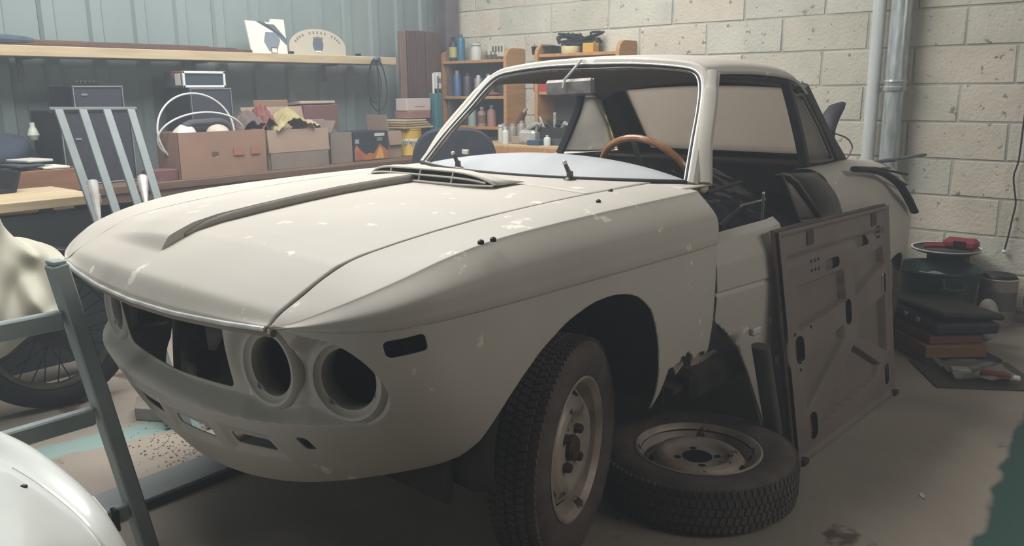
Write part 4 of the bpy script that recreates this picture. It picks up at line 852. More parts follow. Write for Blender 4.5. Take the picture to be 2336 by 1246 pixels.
t = thing('tool_tray', 'black plastic tray on top of the second pine unit', 'tray', (-5.0, onx(1245, 120, -5.0)[1], Z4)); obj('tray', MB().prism([(-.08, 0), (.08, 0), (.09, .06), (.08, .06), (.072, .008), (-.072, .008), (-.08, .06), (-.09, .06)], .12, lambda u, v, w_: (w_-.06, u, v)), mat('tray_black', '26292c', .4), t); obj('rim', MB().bevbox((.0, 0, .058), (.125, .17, .006), .001), mat('tray_rim', '4a4c50', .5), t)
o = obj('tape_roll', MB().lathe([(.035, 0), (.066, 0), (.068, .004), (.068, .046), (.066, .05), (.035, .05), (.035, 0)], n=28), mat('masking_tape', 'c9bd92', .8), loc=(-4.99, onx(1302, 115, -4.99)[1], Z4)); tag(o, 'cream roll of masking tape on the second pine unit', 'tape')
bxthing('yellow_box', 'small yellow box on the second pine unit', 'box', -4.95, -5.03, onx(1360, 115, -4.99)[1], .09, Z4, Z4+.065, mat('yellow_card', 'c29a48', .7))
t = thing('cable_tangle', 'tangle of black cables heaped above the tape roll', 'cables', (-5.03, onx(1320, 100, -5.03)[1], Z4))
r6 = random.Random(11)
for k in range(6): obj('cable', MB().tube(spline([(r6.uniform(-.03, .02), r6.uniform(-.22, .20), .055+r6.uniform(0, .09)) for _ in range(7)], 40), .008, 6), seal, t)
obj('cable_end', MB().tube([(0, .2, .0), (0, .17, .06), (0, .15, .10)], .01, 6), seal, t); obj('cable_base', MB().bevbox((0.0, 0, .03), (.03, .34, .05), .008), seal, t)
Z5 = 1.2065
bxthing('red_box', 'bright red box on the middle shelf of the second unit', 'box', -4.93, -5.02, onx(1252, 210, -4.95)[1], .13, Z5, Z5+.085, mat('red_card', 'b03a42', .6))
# tools and cans on the back bench
ZB = B2+.001
t = thing('cable_crate', 'dark plastic crate heaped with cables and chrome parts', 'crate', (-4.78, onx(1268, 300, -4.78)[1], ZB)); cm_ = mat('crate_dark', '32302f', .6)
for s_ in (-1, 1): obj('long_side', MB().bevbox((s_*.10, 0, .06), (.01, .32, .12), .002), cm_, t); obj('short_side', MB().bevbox((0, s_*.155, .06), (.188, .01, .12), .002), cm_, t)
obj('base', MB().box((0, 0, .004), (.18, .30, .008)), cm_, t, smooth=0)
for k in range(9): obj('cable', MB().tube(spline([(r6.uniform(-.07, .07), r6.uniform(-.13, .13), .06+r6.uniform(0, .11)) for _ in range(6)], 26), .009, 6), seal, t)
obj('chrome_part', MB().cyl((.05, .03, .1), (.08, .05, .22), .013, .010), chrome, t); obj('chrome_part', MB().cyl((.04, -.07, .1), (.06, -.10, .19), .013, .010), chrome, t); obj('chrome_part', MB().cyl((.05, .10, .12), (.06, .13, .15), .02, .02), chrome, t)
for k, (px, py, r, h, c, lab) in enumerate(((1150, 300, .038, .12, '6e8794', 'blue-grey tin on the back bench'), (1170, 300, .042, .12, '8a837a', 'grey tin with pale lid on the back bench'), (1190, 300, .034, .14, '9a948a', 'pale tin beside the chrome parts on the back bench'))):
    p = onx(px, py, -4.83); can('tin', lab, (-4.83, p[1], ZB), r, h, c, 'a3968c', cat='tin')
t = thing('caulking_gun', 'brown caulking gun lying across the tins', 'tool', (-4.84, onx(1182, 280, -4.84)[1], ZB)); obj('barrel', MB().tube([(-.02, -.02, 0), (-.01, .0, .14), (0, .06, .22)], .022, 10), mat('gun_brown', '5f4a42', .7), t); obj('tip', MB().cyl((0, .06, .22), (.01, .10, .25), .014, .006), mat('gun_pale', 'b79c90', .6), t)
t = thing('chrome_fitting', 'heap of bright chrome fittings on the back bench', 'fitting', (-4.66, onx(1210, 322, -4.66)[1], ZB))
obj('fitting_body', MB().bevbox((0, 0, .05), (.12, .15, .10), .02), chrome, t)
for k in range(5): a = r6.uniform(0, 3); obj('fitting_piece', MB().cyl((r6.uniform(-.05, .05), r6.uniform(-.08, .08), .09), (r6.uniform(-.05, .05), r6.uniform(-.08, .1), .15), .012), chrome, t)
for k, (dx, dy, w_, h_, c, lab) in enumerate(((-4.70, -3.80, .16, .05, '9b8d7c', 'beige folded sander box on the back bench'), (-4.70, -3.42, .20, .045, '46484c', 'dark tool case on the back bench'), (-4.62, -3.62, .10, .035, '3c566a', 'blue tin lid on the back bench'), (-4.62, -3.28, .12, .03, '6b5a5e', 'purple-grey cloth pad on the back bench'))): bxthing('bench_clutter', lab, 'tool', dx+.06, dx-.06, dy+w_/2, w_, ZB, ZB+h_, mat('clutter_%d' % k, c, .6))
for k, (y, lab) in enumerate(((-3.90, 'white glue bottle on the back bench'), (-3.52, 'clear jar at the front of the back bench'))): bottle('glue_bottle', lab, 'bottle', (-4.60, y, ZB), .025, .07+.05*(1-k), 'c3c5c0', 'b7c4c8')
bottle('standing_tube', 'cream upright tube behind the black chair back', 'tube', (-4.70, -4.03, ZB), .02, .13, 'b9b5a4', 'c9c6b8', .8)
bxthing('yellow_pack', 'bright yellow pack standing at the end of the back bench', 'pack', -4.70, -4.78, -3.05, .06, ZB, ZB+.24, mat('pack_yellow', 'd0b03c', .6))
# black chair behind the car
t = thing('office_chair', 'black office chair with rounded backrest behind the car', 'chair', (-3.70, -3.55, 0), .78)
bk = [(.26*(1 if abs(math.cos(a)) < .99 else 1)*math.copysign(abs(math.cos(a))**.6, math.cos(a)), .24*math.copysign(abs(math.sin(a))**.8, math.sin(a))) for a in np.linspace(0, 2*math.pi, 40)[:-1]]
obj('backrest', MB().prism(bk, .06, lambda u, v, w_: (w_, u, .76+v)), mat('chair_black', '2f333c', .7, c2='272b33', scale=12), t, bevel=.015); obj('seat', MB().bevbox((.27, 0, .46), (.46, .46, .09), .04), mat('chair_black', '2f333c', .7), t)
obj('back_bracket', MB().bevbox((-.02, 0, .56), (.03, .06, .30), .006), black_t, t); obj('column', MB().cyl((.25, 0, .08), (.25, 0, .43), .025), black_t, t)
for k in range(5): a = 2*math.pi*k/5+.3; obj('foot', MB().tube([(.25, 0, .09), (.25+.25*math.cos(a), .25*math.sin(a), .055)], [.022, .014], 8).sphere((.25+.25*math.cos(a), .25*math.sin(a), .027), .027, 10, 8), black_t, t)
# ------------------------------------------------------------------ pipes and wire on the block wall
pp = mat('grey_pipe', 'c8cdcb', .35, c2='babfbd', scale=6, stretch=(6, 6, .6)); zn = mat('zinc_pipe', 'bcc4c4', .3, .35, c2='9aa2a2', scale=9, stretch=(5, 5, 1))
o = obj('plastic_pipe', MB().cyl((0, 0, 0), (0, 0, 3.27), .036, n=24), pp, loc=(-5.03, -1.505, .001)); tag(o, 'smooth pale grey pipe running up the block wall', 'pipe')
t = thing('zinc_pipe', 'shiny zinc flue pipe with a joint collar beside the grey pipe', 'pipe', (-5.02, -1.385, .001))
obj('lower_pipe', MB().cyl((0, 0, 0), (0, 0, 1.20), .052, n=24), zn, t); obj('upper_pipe', MB().cyl((0, 0, 1.19), (0, 0, 3.27), .056, n=24), zn, t); obj('collar', MB().lathe([(.056, 1.19), (.062, 1.20), (.062, 1.215), (.058, 1.22), (.058, 1.235), (.064, 1.245), (.058, 1.255)], n=24), zn, t)
wp = [uw(px, py, 0, XW+.03) for px, py in ((2350, 200), (2338, 260), (2325, 360), (2313, 400), (2314, 430), (2317, 465), (2309, 500), (2300, 540), (2291, 572))]
t = thing('wall_wire', 'thin black wire with a white plug hanging on the block wall', 'wire', tuple(wp[-1])); obj('wire', MB().tube([(wp[0][0]-wp[-1][0], wp[0][1]-wp[-1][1]+.02, 1.6)]+[tuple(q-wp[-1]) for q in spline(wp, 40)], .0045, 6), seal, t); obj('plug', MB().sphere((0, 0, -.005), (.014, .014, .012), 10, 8), whitep, t)
# ------------------------------------------------------------------ things lying on the car's tail
def onb(px, py, ax, v): q = ub(px, py, ax, v); return BB@q+BT
tails = [((1925, 380), .56, (2110, 353), .74, .012, 'long grey metal strip pointing past the tail towards the wall', galv), ((1925, 388), .58, (2030, 383), .70, .008, 'short pale strip lying along the boot edge', alu), ((1935, 376), .52, (2045, 366), .68, .009, 'middle dull strip lying between two others on the boot edge', galv)]
for a, ya, c, yc, r, lab, m_ in tails:
    pa, pc = onb(a[0], a[1], 1, ya), onb(c[0], c[1], 1, yc)
    o = obj('metal_strip', MB().tube([(0, 0, 0), tuple((pc-pa)*.5), tuple(pc-pa)], r, 6, flat=.6), m_, loc=tuple(pa)); tag(o, lab, 'strip')
strips = [([(1950, 386), (1985, 388), (2020, 398), (2050, 420), (2070, 450), (2086, 483)], .020, 'thick black rubber seal drooping over the car tail'), ([(1960, 384), (1995, 384), (2030, 390), (2068, 398)], .009, 'short black rubber seal pointing off the tail'), ([(1990, 388), (2025, 398), (2050, 412), (2066, 422)], .008, 'thin black rubber strip curling off the tail')]
GQf = GQ.reshape(-1, 3); GQw = GQf@BB.T+BT; _q = (GQw-CAMC)@CAMR.T; GQp = np.stack([CX+FPX*_q[:, 0]/_q[:, 2], CY+FPX*_q[:, 1]/_q[:, 2]], 1)
def on_tail(px, py, ylast):           # where a pixel's ray meets the rear quarter, else carry on at the last depth
    d = np.hypot(GQp[:, 0]-px, GQp[:, 1]-py)+_q[:, 2]; k = int(d.argmin())
    y = GQf[k, 1]+.004 if np.hypot(*(GQp[k]-[px, py])) < 8 else ylast
    return onb(px, py, 1, y+.042), y
for pts, r, lab in strips:
    pp_ = spline([(float(a), float(b)) for a, b in pts], 22); ys_ = []; yl = .66
    for px, py in pp_: _, yl = on_tail(px, py, yl); ys_.append(yl)
    hit = [max(ys_[max(0, k-3):k+4]) for k in range(22)]; sm2 = np.convolve(np.pad(hit, 2, 'edge'), np.ones(5)/5, 'valid')
    ws = [onb(px, py, 1, float(sm2[k])+.05) for k, (px, py) in enumerate(pp_)]
    o = obj('rubber_seal', MB().tube([tuple(q-ws[0]) for q in ws], r, 8, flat=.6), seal, loc=tuple(ws[0])); tag(o, lab, 'rubber strip')
q = [onb(px, py, 1, .38) for px, py in ((1884, 296), (1893, 270), (1908, 246), (1921, 236))]; 
t = thing('bent_trim', 'black upholstered piece and wire sticking up behind the rear pillar', 'trim', tuple(onb(1900, 380, 1, .36))); t0 = np.array(t.location)
obj('pad', MB().tube([tuple(onb(1905, 378, 1, .38)-t0), tuple(onb(1893, 330, 1, .38)-t0)]+[tuple(x-t0) for x in q], [.012, .02, .045, .045, .04, .018], 12, flat=.5), blackv, t)
obj('wire', MB().tube([tuple(x-t0) for x in spline([onb(px, py, 1, .38) for px, py in ((1893, 303), (1915, 308), (1935, 318), (1944, 335), (1938, 352), (1925, 372))], 20)], .004, 6), mat('grey_wire', '5f5f5c', .5), t)
o = obj('yellow_scraper', MB().bevbox((0, 0, .02), (.02, .06, .05), .004), mat('pack_yellow', 'd0b03c', .6), loc=tuple(onb(1925, 378, 1, .50)-np.array([0, 0, .02]))); tag(o, 'small yellow plastic piece at the foot of the rear pillar', 'scraper')
# ------------------------------------------------------------------ right foreground: boot lid, flat wheel, spare wing, clutter by the wall
lidm = mat('lid_primer', '7b7067', .6, c2='6e645b', scale=4, mix=(.35, .65), chips=('4c3c34', 10, .68), bump=.05)
BL, BR, TL_, TR_ = [np.array(q) for q in (uw(1805, 1060, 2, .0), uw(2025, 895, 2, .0), uw(1755, 530, 1, -1.0), uw(2010, 468, 1, -.97))]
t = thing('boot_lid', 'upright bare boot lid with pressed inner frame leaning on the car', 'car panel', tuple((BL+BR)/2)); o0 = (BL+BR)/2
NL = np.cross(BR-BL, TL_-BL); NL = NL/np.linalg.norm(NL); NL = NL if NL[1] > 0 else -NL
def lidp(u, v, w_=0): return (BL*(1-u)*(1-v)+BR*u*(1-v)+TL_*(1-u)*v+TR_*u*v)-o0+NL*(w_+.012)
# pressed fields (u,v from the bottom left) taken as rounded polygons
def field(poly, rad=.03):
    P = [np.array(q) for q in poly]
    def sd(u, v):     # signed distance to convex polygon, >0 inside
        e = 9
        for i in range(len(P)):
            a, b = P[i], P[(i+1) % len(P)]; d = (b-a)/np.linalg.norm(b-a); e = min(e, -(d[1]*(u-a[0])-d[0]*(v-a[1])))
        return e
    return sd
FL = [[(.10, .56), (.12, .755), (.52, .755), (.53, .60)], [(.62, .745), (.93, .80), (.95, .70), (.62, .60)],
      [(.12, .20), (.11, .43), (.50, .50), (.50, .42)], [(.66, .50), (.94, .545), (.94, .24), (.62, .40)], [(.22, .10), (.575, .375), (.86, .20), (.82, .14)]]
def ccw(p):
    a = sum(p[i][0]*p[(i+1) % len(p)][1]-p[(i+1) % len(p)][0]*p[i][1] for i in range(len(p))); return p if a > 0 else p[::-1]
def sdp(poly):
    P = [np.array(q, float) for q in ccw(poly)]; D = [((P[(i+1) % len(P)]-P[i])/np.linalg.norm(P[(i+1) % len(P)]-P[i]), P[i]) for i in range(len(P))]
    return lambda u, v: min(d[0]*(v-a[1])-d[1]*(u-a[0]) for d, a in D)
FS = [sdp(q) for q in FL]
HO = [(.10, .485, .030, .055), (.545, .545, .024, .055), (.93, .605, .020, .050), (.93, .125, .020, .050), (.16, .125, .030, .055), (.42, .80, .055, .022), (.72, .855, .055, .022)]
nu, nv = 200, 200; G_ = np.zeros((nv, nu, 3))
for i in range(nv):
    for j in range(nu):
        u, v = j/(nu-1), i/(nv-1); d = 0
        for k, f_ in enumerate(FS):
            e = f_(u, v); d = max(d, .030*sstep(0, .012, e)-(.004 if k == 4 else 0)*sstep(0, .02, e))
        d -= .008*sstep(.03, .012, min(u, 1-u, v, 1-v)); d += .010*sstep(.03, 0, abs(v-.87)) if .06 < u < .95 else 0
        G_[i, j] = lidp(u, v, .010-d)
lm = MB().grid(G_); uvm = {}
def lid_holes(idx):
    j, i = idx % nu, idx // nu; u, v = j/(nu-1), i/(nv-1)
    return min(rrect(u-a, v-b, ha*1.2, hb*1.1, min(ha*1.2, hb*1.1)*.95) for a, b, ha, hb in HO)
vals = [lid_holes(k) for k in range(nu*nv)]; look = {lm.v[k]: vals[k] for k in range(nu*nv)}
lm.clip(lambda p: look[p]); obj('inner_frame', lm, lidm, t, smooth=45)
obj('outer_skin', MB().grid([[tuple(lidp(u, v, -.012-.010*math.sin(math.pi*v))) for u in np.linspace(0, 1, 12)] for v in np.linspace(0, 1, 16)]), lidm, t, solid=.003)
edge = [lidp(0, v, -.002) for v in np.linspace(0, 1, 12)]+[lidp(u, 1, -.002) for u in np.linspace(0, 1, 12)][1:]+[lidp(1, v, -.002) for v in np.linspace(1, 0, 12)][1:]+[lidp(u, 0, -.002) for u in np.linspace(1, 0, 12)][1:-1]
obj('folded_edge', MB().tube([tuple(q) for q in edge], .009, 6, closed=True), mat('lid_edge', '5d5148', .6, c2='4a3a32', scale=9), t)
for u, v in ((.24, .945), (.84, .945)): obj('hinge_mark', MB().box(tuple(lidp(u, v, .012)), (.05, .006, .05), Vector(NL).to_track_quat('Y', 'Z').to_matrix()), mat('lid_stain', '4a3b38', .8), t, smooth=0)
for u, v in [(.24+.03*k, .84-.04*m_) for k in (0, 1, 2) for m_ in (0, 1)]+[(.88+.02*k, .90-.025*m_) for k in (0, 1) for m_ in (0, 1, 2)]+[(.07, .56), (.20, .56), (.09, .40)]:
    obj('bolt_hole', MB().lathe([(0, .001), (.006, .001), (.006, -.002)], n=8), black_t, t, loc=tuple(lidp(u, v, .011)), rot=Vector(NL).to_track_quat('Z', 'Y').to_euler())
for u in (.03, .985): obj('corner_tab', MB().bevbox(tuple(lidp(u, .012, .018)), (.035, .03, .02), .004), mat('tab_rust', '3c2c26', .8), t)
# wheel lying flat
c_ = uw(1590, 1065, 2, .0775); WF = wheel(None, (float(c_[0]), float(c_[1]), .081), (0, 0, .4), nuts=False); WF.name = 'loose_wheel'; tag(WF, 'dusty loose wheel with steel rim lying flat on the floor', 'wheel')
for ch in list(WF.children):
    if ch.name.startswith('wheel_disc'): ch.location = (0, 0, -.006)
link('hub_hole', mesh('hub_hole', MB().lathe([(.0, .0), (.045, .0)], n=20), black_t, 0), WF, (0, 0, .0325))
for k in range(4): a = .3+k*math.pi/2; link('bolt_hole', mesh('bolt_hole', MB().lathe([(0, 0), (.009, 0), (.012, -.001)], n=10), black_t, 0), WF, (.062*math.cos(a), .062*math.sin(a), .0315))
# spare wing standing between car and lid
wing = thing('spare_wing', 'bare spare wing panel with wheel arch cutout standing by the sill', 'car panel', tuple(BB@np.array([-.85, .83, -.044])+BT), BYAW); w0 = np.array([-.85, .83, -.044])
def wy(x): return .730+.075*min(1, max(0, (-.64-x)/.28))
prof = [(0, -.030), (.15, -.02), (.40, 0), (.58, .012), (.592, .004), (.60, .012), (.68, .006), (.75, -.02), (.77, -.045)]
GX = [[(x, wy(x)+dy, z) for x in np.linspace(-.655, -.97, 60)] for z, dy in [(np.interp(k, range(len(prof)), [q[0] for q in prof]), np.interp(k, range(len(prof)), [q[1] for q in prof])) for k in np.linspace(0, 8, 80)]]
_a = [ub(px, py, 1, .80) for px, py in ((1752, 1010), (1742, 950), (1733, 900), (1724, 850), (1712, 800), (1690, 755), (1662, 715), (1630, 682))]; AZ_ = [float(q[2]) for q in _a]; AX_ = [float(q[0]) for q in _a]
def warch(p): return float(np.interp(p[2], AZ_, AX_))-p[0]
wm = MB().grid(GX).clip(warch).map(lambda p: (p[0]-w0[0], p[1]-w0[1], p[2]*(1-.13*(p[0]+.97))-w0[2]+.001)); obj('skin', wm, primer, wing, solid=.004)
al = [(float(np.interp(z, AZ_, AX_)), 0, z) for z in np.linspace(.012, .56, 24)]
obj('arch_lip', MB().tube([(x-w0[0], wy(x)-.008-w0[1], max(.012, z)-w0[2]) for x, _, z in al if x < -.655], .007, 6), primer, wing)
p = ub(1722, 755, 1, .83); obj('chrome_clip', MB().bevbox((0, 0, 0), (.05, .02, .022), .004), chrome, wing, loc=tuple(p-w0))
obj('rear_flange', MB().tube([tuple(ub(1735, 790, 1, .85)-w0), tuple(ub(1765, 985, 1, .85)-w0)], .030, 12, flat=.6), mat('flange_grey', '5c5d52', .55, c2='50504a', scale=6), wing)
# removed door with its quarter window frame, mostly behind the lid
dq = BB@np.array([-1.15, .80, -.044])+BT; d0 = np.array([-1.15, .80, -.044])
t = thing('removed_door', 'removed door with black edged quarter window frame behind the lid', 'car panel', tuple(dq), BYAW)
obj('door_skin', MB().grid([[(x-d0[0], .775-.02*abs(z-.4)-d0[1], z-d0[2]) for x in np.linspace(-1.17, -1.60, 10)] for z in np.linspace(-.04, .66, 12)]), primer, t, solid=.02)
tri = [tuple(ub(px, py, 1, .765)-d0) for px, py in ((1776, 398), (1790, 430), (1818, 505), (1866, 498), (1840, 455), (1812, 415), (1790, 400))]
obj('window_seal', MB().tube(tri, .011, 8, closed=True), seal, t); obj('window_trim', MB().tube([(x, y+.012, z) for x, y, z in tri], .005, 6, closed=True), mat('frame_grey', '6e665e', .5, .3), t)
obj('quarter_pane', MB().add([(x, y-.003, z) for x, y, z in tri], [tuple(range(7))]), mat('dusty_pane', '8d877c', .4, alpha=.8), t, solid=.003)
obj('frame_foot', MB().tube([tri[2], (tri[2][0], tri[2][1], .62-d0[2])], .012, 6), seal, t)
# clutter along the block wall
def gz(px, py): q = uw(px, py, 2, 0); return q
t = thing('green_tub', 'round dark green plastic tub with handles against the block wall', 'tub', (-4.68, -1.00, .001)); tg = mat('green_plastic', '2f4740', .5, c2='273b36', scale=6)
obj('tub_wall', MB().lathe([(0, .004), (.155, 0), (.16, .01), (.205, .28), (.215, .285), (.213, .295), (.20, .29), (.195, .28), (.15, .012), (0, .012)], n=36), tg, t)
for a in (.6, .6+math.pi): obj('handle', MB().tube([(.21*math.cos(a-.25), .21*math.sin(a-.25), .27), (.235*math.cos(a-.2), .235*math.sin(a-.2), .22), (.24*math.cos(a), .24*math.sin(a), .215), (.235*math.cos(a+.2), .235*math.sin(a+.2), .22), (.21*math.cos(a+.25), .21*math.sin(a+.25), .235)], .007, 6), tg, t)
o = obj('grey_rag', MB().sphere((0, 0, 0), (.12, .12, .05), 20, 10).map(lambda p: (p[0], p[1], p[2]+.02*math.sin(p[0]*30)*math.cos(p[1]*25))), mat('grey_rag', '7a7a76', .9), loc=(-4.68, -1.0, .21)); tag(o, 'grey rag lying in the green tub', 'cloth')
t = thing('tall_bin', 'dark brown bin standing between the green tub and the wall', 'bin', (-5.0, -1.02, .001)); obj('bin_body', MB().bevbox((0, 0, .16), (.12, .20, .32), .012), mat('bin_brown', '3d352e', .7), t); obj('bin_rim', MB().bevbox((0, 0, .325), (.14, .22, .018), .006), mat('bin_dark', '25221f', .6), t)
t = thing('round_plate', 'white rimmed round lid resting on the brown bin', 'lid', (-4.925, -1.02, .336)); obj('disc', MB().lathe([(0, .008), (.15, .006), (.165, .016), (.172, .018), (.172, .010), (.15, 0), (0, 0)], n=36), mat('lid_dark', '35373a', .5), t); obj('rim', MB().lathe([(.165, .014), (.174, .016), (.174, .022), (.165, .020)], n=36), whitep, t)
t = thing('red_tool', 'red plastic tool lying on the round lid', 'tool', (-4.88, -.94, .3565)); obj('tool_body', MB().bevbox((0, 0, .035), (.09, .17, .06), .02), mat('red_plastic', '7c2a30', .5), t); obj('tool_handle', MB().tube([(.02, -.06, .02), (.04, -.13, .018), (.05, -.17, .012)], .014, 8), mat('red_plastic', '7c2a30', .5), t); obj('tool_window', MB().bevbox((.047, .0, .04), (.004, .06, .03), .001), black_t, t)
# suitcase of black vinyl on two wooden boxes
t = thing('cigar_box', 'lower pale wooden box under the black case', 'box', (-4.150, -0.890, 0.0235)); yw = mat('box_wood', '80643f', .7, c2='72583a', scale=3, stretch=(1, 10, 10))
obj('box_body', MB().bevbox((0, 0, .03), (.28, .46, .055), .003), yw, t, rot=(0, 0, -.85)); obj('box_base', MB().bevbox((0, 0, -.0), (.27, .44, .004), .001), old_wood, t, rot=(0, 0, -.85))
t = thing('drawer_box', 'upper reddish wooden drawer between the pale box and black case', 'box', (-4.160, -0.895, 0.0835)); obj('drawer_body', MB().bevbox((0, 0, .022), (.25, .42, .044), .003), mat('drawer_red', '6a4a38', .7), t, rot=(0, 0, -.80)); obj('drawer_front', MB().bevbox((.126, .0, .022), (.006, .2, .036), .002), yw, t, rot=(0, 0, -.80))
t = thing('black_case', 'open black vinyl tool case lying on the wooden boxes', 'case', (-4.190, -0.870, 0.1295)); obj('case_bottom', MB().bevbox((0, 0, .025), (.30, .48, .05), .012), blackv, t, rot=(0, 0, -.82)); obj('case_lid', MB().bevbox((-.03, -.02, .068), (.30, .48, .028), .010), mat('case_lid', '2b2d2a', .6), t, rot=(.05, -.06, -.82)); obj('case_edge', MB().bevbox((.09, .0, .063), (.01, .36, .008), .002), galv, t, rot=(.0, .0, -.82))
for dx in (-.02, .09): obj('catch', MB().bevbox((.15, dx, .035), (.01, .03, .02), .003), chrome, t, rot=(0, 0, -.82))
t = thing('black_pedestal', 'low black tray under the stack of wooden boxes', 'tray', (-4.170, -0.880, 0.0010)); obj('tray_body', MB().bevbox((0, 0, .0105), (.36, .52, .02), .006), blackv, t, rot=(0, 0, -.82))
# white bag, tin, carton and folder on the floor
t = thing('plastic_bag', 'crumpled white plastic bag beside the black case', 'bag', (-4.36, -.70, .001)); blob((0, 0, .11), (.045, .05, .105), mat('bag_white', '96948c', .5), 'bag_film', 31, t, .3)
t = thing('paint_tin', 'tall dirty white paint drum with dark open top', 'drum', (-4.83, -.735, .001)); obj('drum', MB().lathe([(0, 0), (.085, 0), (.088, .01), (.088, .23), (.092, .24), (.085, .245), (.078, .235), (.078, .20), (0, .20)], n=28), mat('drum_white', '9a938a', .7, c2='7a7068', scale=8, mix=(.4, .6)), t); obj('dark_lining', MB().lathe([(.0, .235), (.05, .24), (.082, .25), (.07, .262), (0, .25)], n=20), black_t, t)
obj('stain_label', MB().lathe([(.0888, .08), (.0888, .18)], n=28).clip(lambda p: p[0]*.9+p[1]*.5-.055), mat('stain_grey', '5c5a5c', .7), t)
t = thing('cloth_sack', 'brown sack with white cloth on top at the wall foot', 'sack', (-4.93, -.50, .001)); blob((0, 0, .13), (.12, .13, .14), mat('sack_brown', '5c5048', .9), 'sack_body', 41, t, .2); blob((.02, -.04, .27), (.07, .10, .03), mat('cloth_white', 'b5b3ac', .9), 'white_cloth', 43, t, .35)
t = thing('plastic_folder', 'clear plastic bag of small parts lying on the floor', 'bag', tuple(gz(2232, 866)+np.array([0, 0, .001]))); obj('mat_sheet', MB().bevbox((-.05, 0, .004), (.36, .42, .006), .002), mat('sheet_dark', '3d3b36', .4), t, rot=(0, 0, .55))
o = obj('film', MB().grid(crumple(24, 24, .26, .26, .035, 19)), mat('clear_film', '8b8984', .15, alpha=.55), t, smooth=40); o.location = (-.04, -.02, .006); o.rotation_euler = (0, 0, .6)
obj('red_item', MB().bevbox((.0, .06, .03), (.05, .11, .025), .006), mat('item_red', '6a2a26', .5), t, rot=(0, 0, .1)); obj('white_item', MB().bevbox((-.02, -.07, .03), (.05, .08, .022), .006), mat('item_white', '9a988e', .5), t, rot=(0, 0, .5)); obj('white_tip', MB().bevbox((.0, .135, .03), (.03, .03, .02), .005), whitep, t, rot=(0, 0, .1))
p = gz(2105, 1132); o = obj('paint_flake', MB().prism([(-.02, -.008), (0, .006), (.02, .01), (.012, -.004), (0, -.010)], .003, lambda u, v, w_: (u, v, w_)), mat('flake_white', 'a8a49c', .8), loc=(p[0], p[1], .0005), smooth=0); tag(o, 'tiny white paint flake lying on the open floor', 'flake')
# ------------------------------------------------------------------ left foreground: stepladder, ramp, tarpaulin, motorcycle, white bodywork
LY = -2.08
def lp_(px, py): return uw(px, py, 1, LY)
t = thing('steel_trestle', 'galvanised tube trestle standing in front of the car nose', 'trestle', (-.60, LY, 0)); L0 = np.array([-.60, LY, 0])
ra, rb_ = lp_(128, 602), lp_(338, 1246); dd = rb_-ra; ground = ra+dd*((.0-ra[2])/dd[2])
trm = mat('trestle_galvanised', '9aa5a4', .45, .15, c2='8b9695', scale=7)
def railbox(a, b, wx_, wy_, nm, m=trm):
    v = Vector(b)-Vector(a); q = Vector((0, 1, 0)); n_ = v.normalized(); q = (q-n_*q.dot(n_)).normalized(); s_ = q.cross(n_); R_ = Matrix((s_, q, n_)).transposed()
    return obj(nm, MB().bevbox(tuple((Vector(a)+Vector(b))/2), (wx_, wy_, v.length), .004, R_), m, t)
railbox(tuple(ra-L0), tuple(ground-L0), .040, .052, 'rail'); mir = lambda p: (2*(.42)-p[0]-.0, p[1], p[2])
XC = .27
railbox((2*XC-(ra-L0)[0], 0, ra[2]), (2*XC-(ground-L0)[0], 0, 0), .040, .052, 'rail')
obj('end_cap', MB().bevbox(tuple(ra-L0+np.array([0, 0, .004])), (.032, .044, .01), .002), trm, t)
for (px, py) in ((150, 727), (222, 945), (300, 1160)):
    q = lp_(px, py)-L0; railbox((q[0]+.01, 0, q[2]), (2*XC-q[0]-.01, 0, q[2]), .045, .03, 'rung')
q = lp_(255, 1180)-L0; obj('rung_plate', MB().bevbox((q[0], .02, q[2]), (.012, .03, .06), .002), black_t, t)
# steel ramp lying on the floor
t = thing('steel_ramp', 'flat grey steel ramp lying on the floor under the nose', 'ramp', (-1.30, -2.36, .001)); sm_ = mat('ramp_steel', '929797', .5, .15, c2='858a8a', scale=5)
obj('deck', MB().bevbox((0, 0, .03), (1.0, .15, .012), .002), sm_, t)
for s_ in (-1, 1): obj('flange', MB().bevbox((0, s_*.071, .013), (1.0, .008, .026), .001), mat('ramp_dark', '3a3d3d', .6), t)
p = uw(330, 965, 2, 0); o = obj('hex_plate', MB().prism([(.13*math.cos(a), .13*math.sin(a)) for a in np.linspace(0, 2*math.pi, 7)[:-1]], .05, lambda u, v, w_: (u, v, w_)), mat('plate_dusty', '8d8a80', .8, c2='76736a', scale=3), loc=(p[0]-.12, p[1]-.05, .001), smooth=0, bevel=.004); tag(o, 'dark six-sided plate lying on the floor behind the trestle', 'plate')
# motorcycle under a tarpaulin
mc = uw(140, 935, 2, 0); MW = np.array([mc[0]-.02, mc[1]-.05, .31])
t = thing('motorcycle', 'motorcycle with wire spoked wheel half hidden under a tarpaulin', 'motorcycle', (MW[0], MW[1], 0), math.radians(172))
wr = bpy.data.objects.new('front_wheel', None); COL.objects.link(wr); wr.parent = t; wr.location = (0, 0, .31); wr.rotation_euler = (math.pi/2, 0, 0)
obj('tyre', MB().tube([(.265*math.cos(a), .265*math.sin(a), 0) for a in np.linspace(0, 2*math.pi, 61)[:-1]], .045, 12, closed=True), mat('moto_tyre', '20211f', .8, bump=.2), wr)
obj('wheel_rim', MB().lathe([(.228, -.03), (.218, -.028), (.212, 0), (.218, .028), (.228, .03)], n=60), mat('rim_dull', '6d685e', .5, .3, c2='544e46', scale=10), wr)
obj('hub', MB().lathe([(0, -.04), (.06, -.04), (.06, .04), (0, .04)], n=24), mat('hub_dark', '2b2a28', .6), wr)
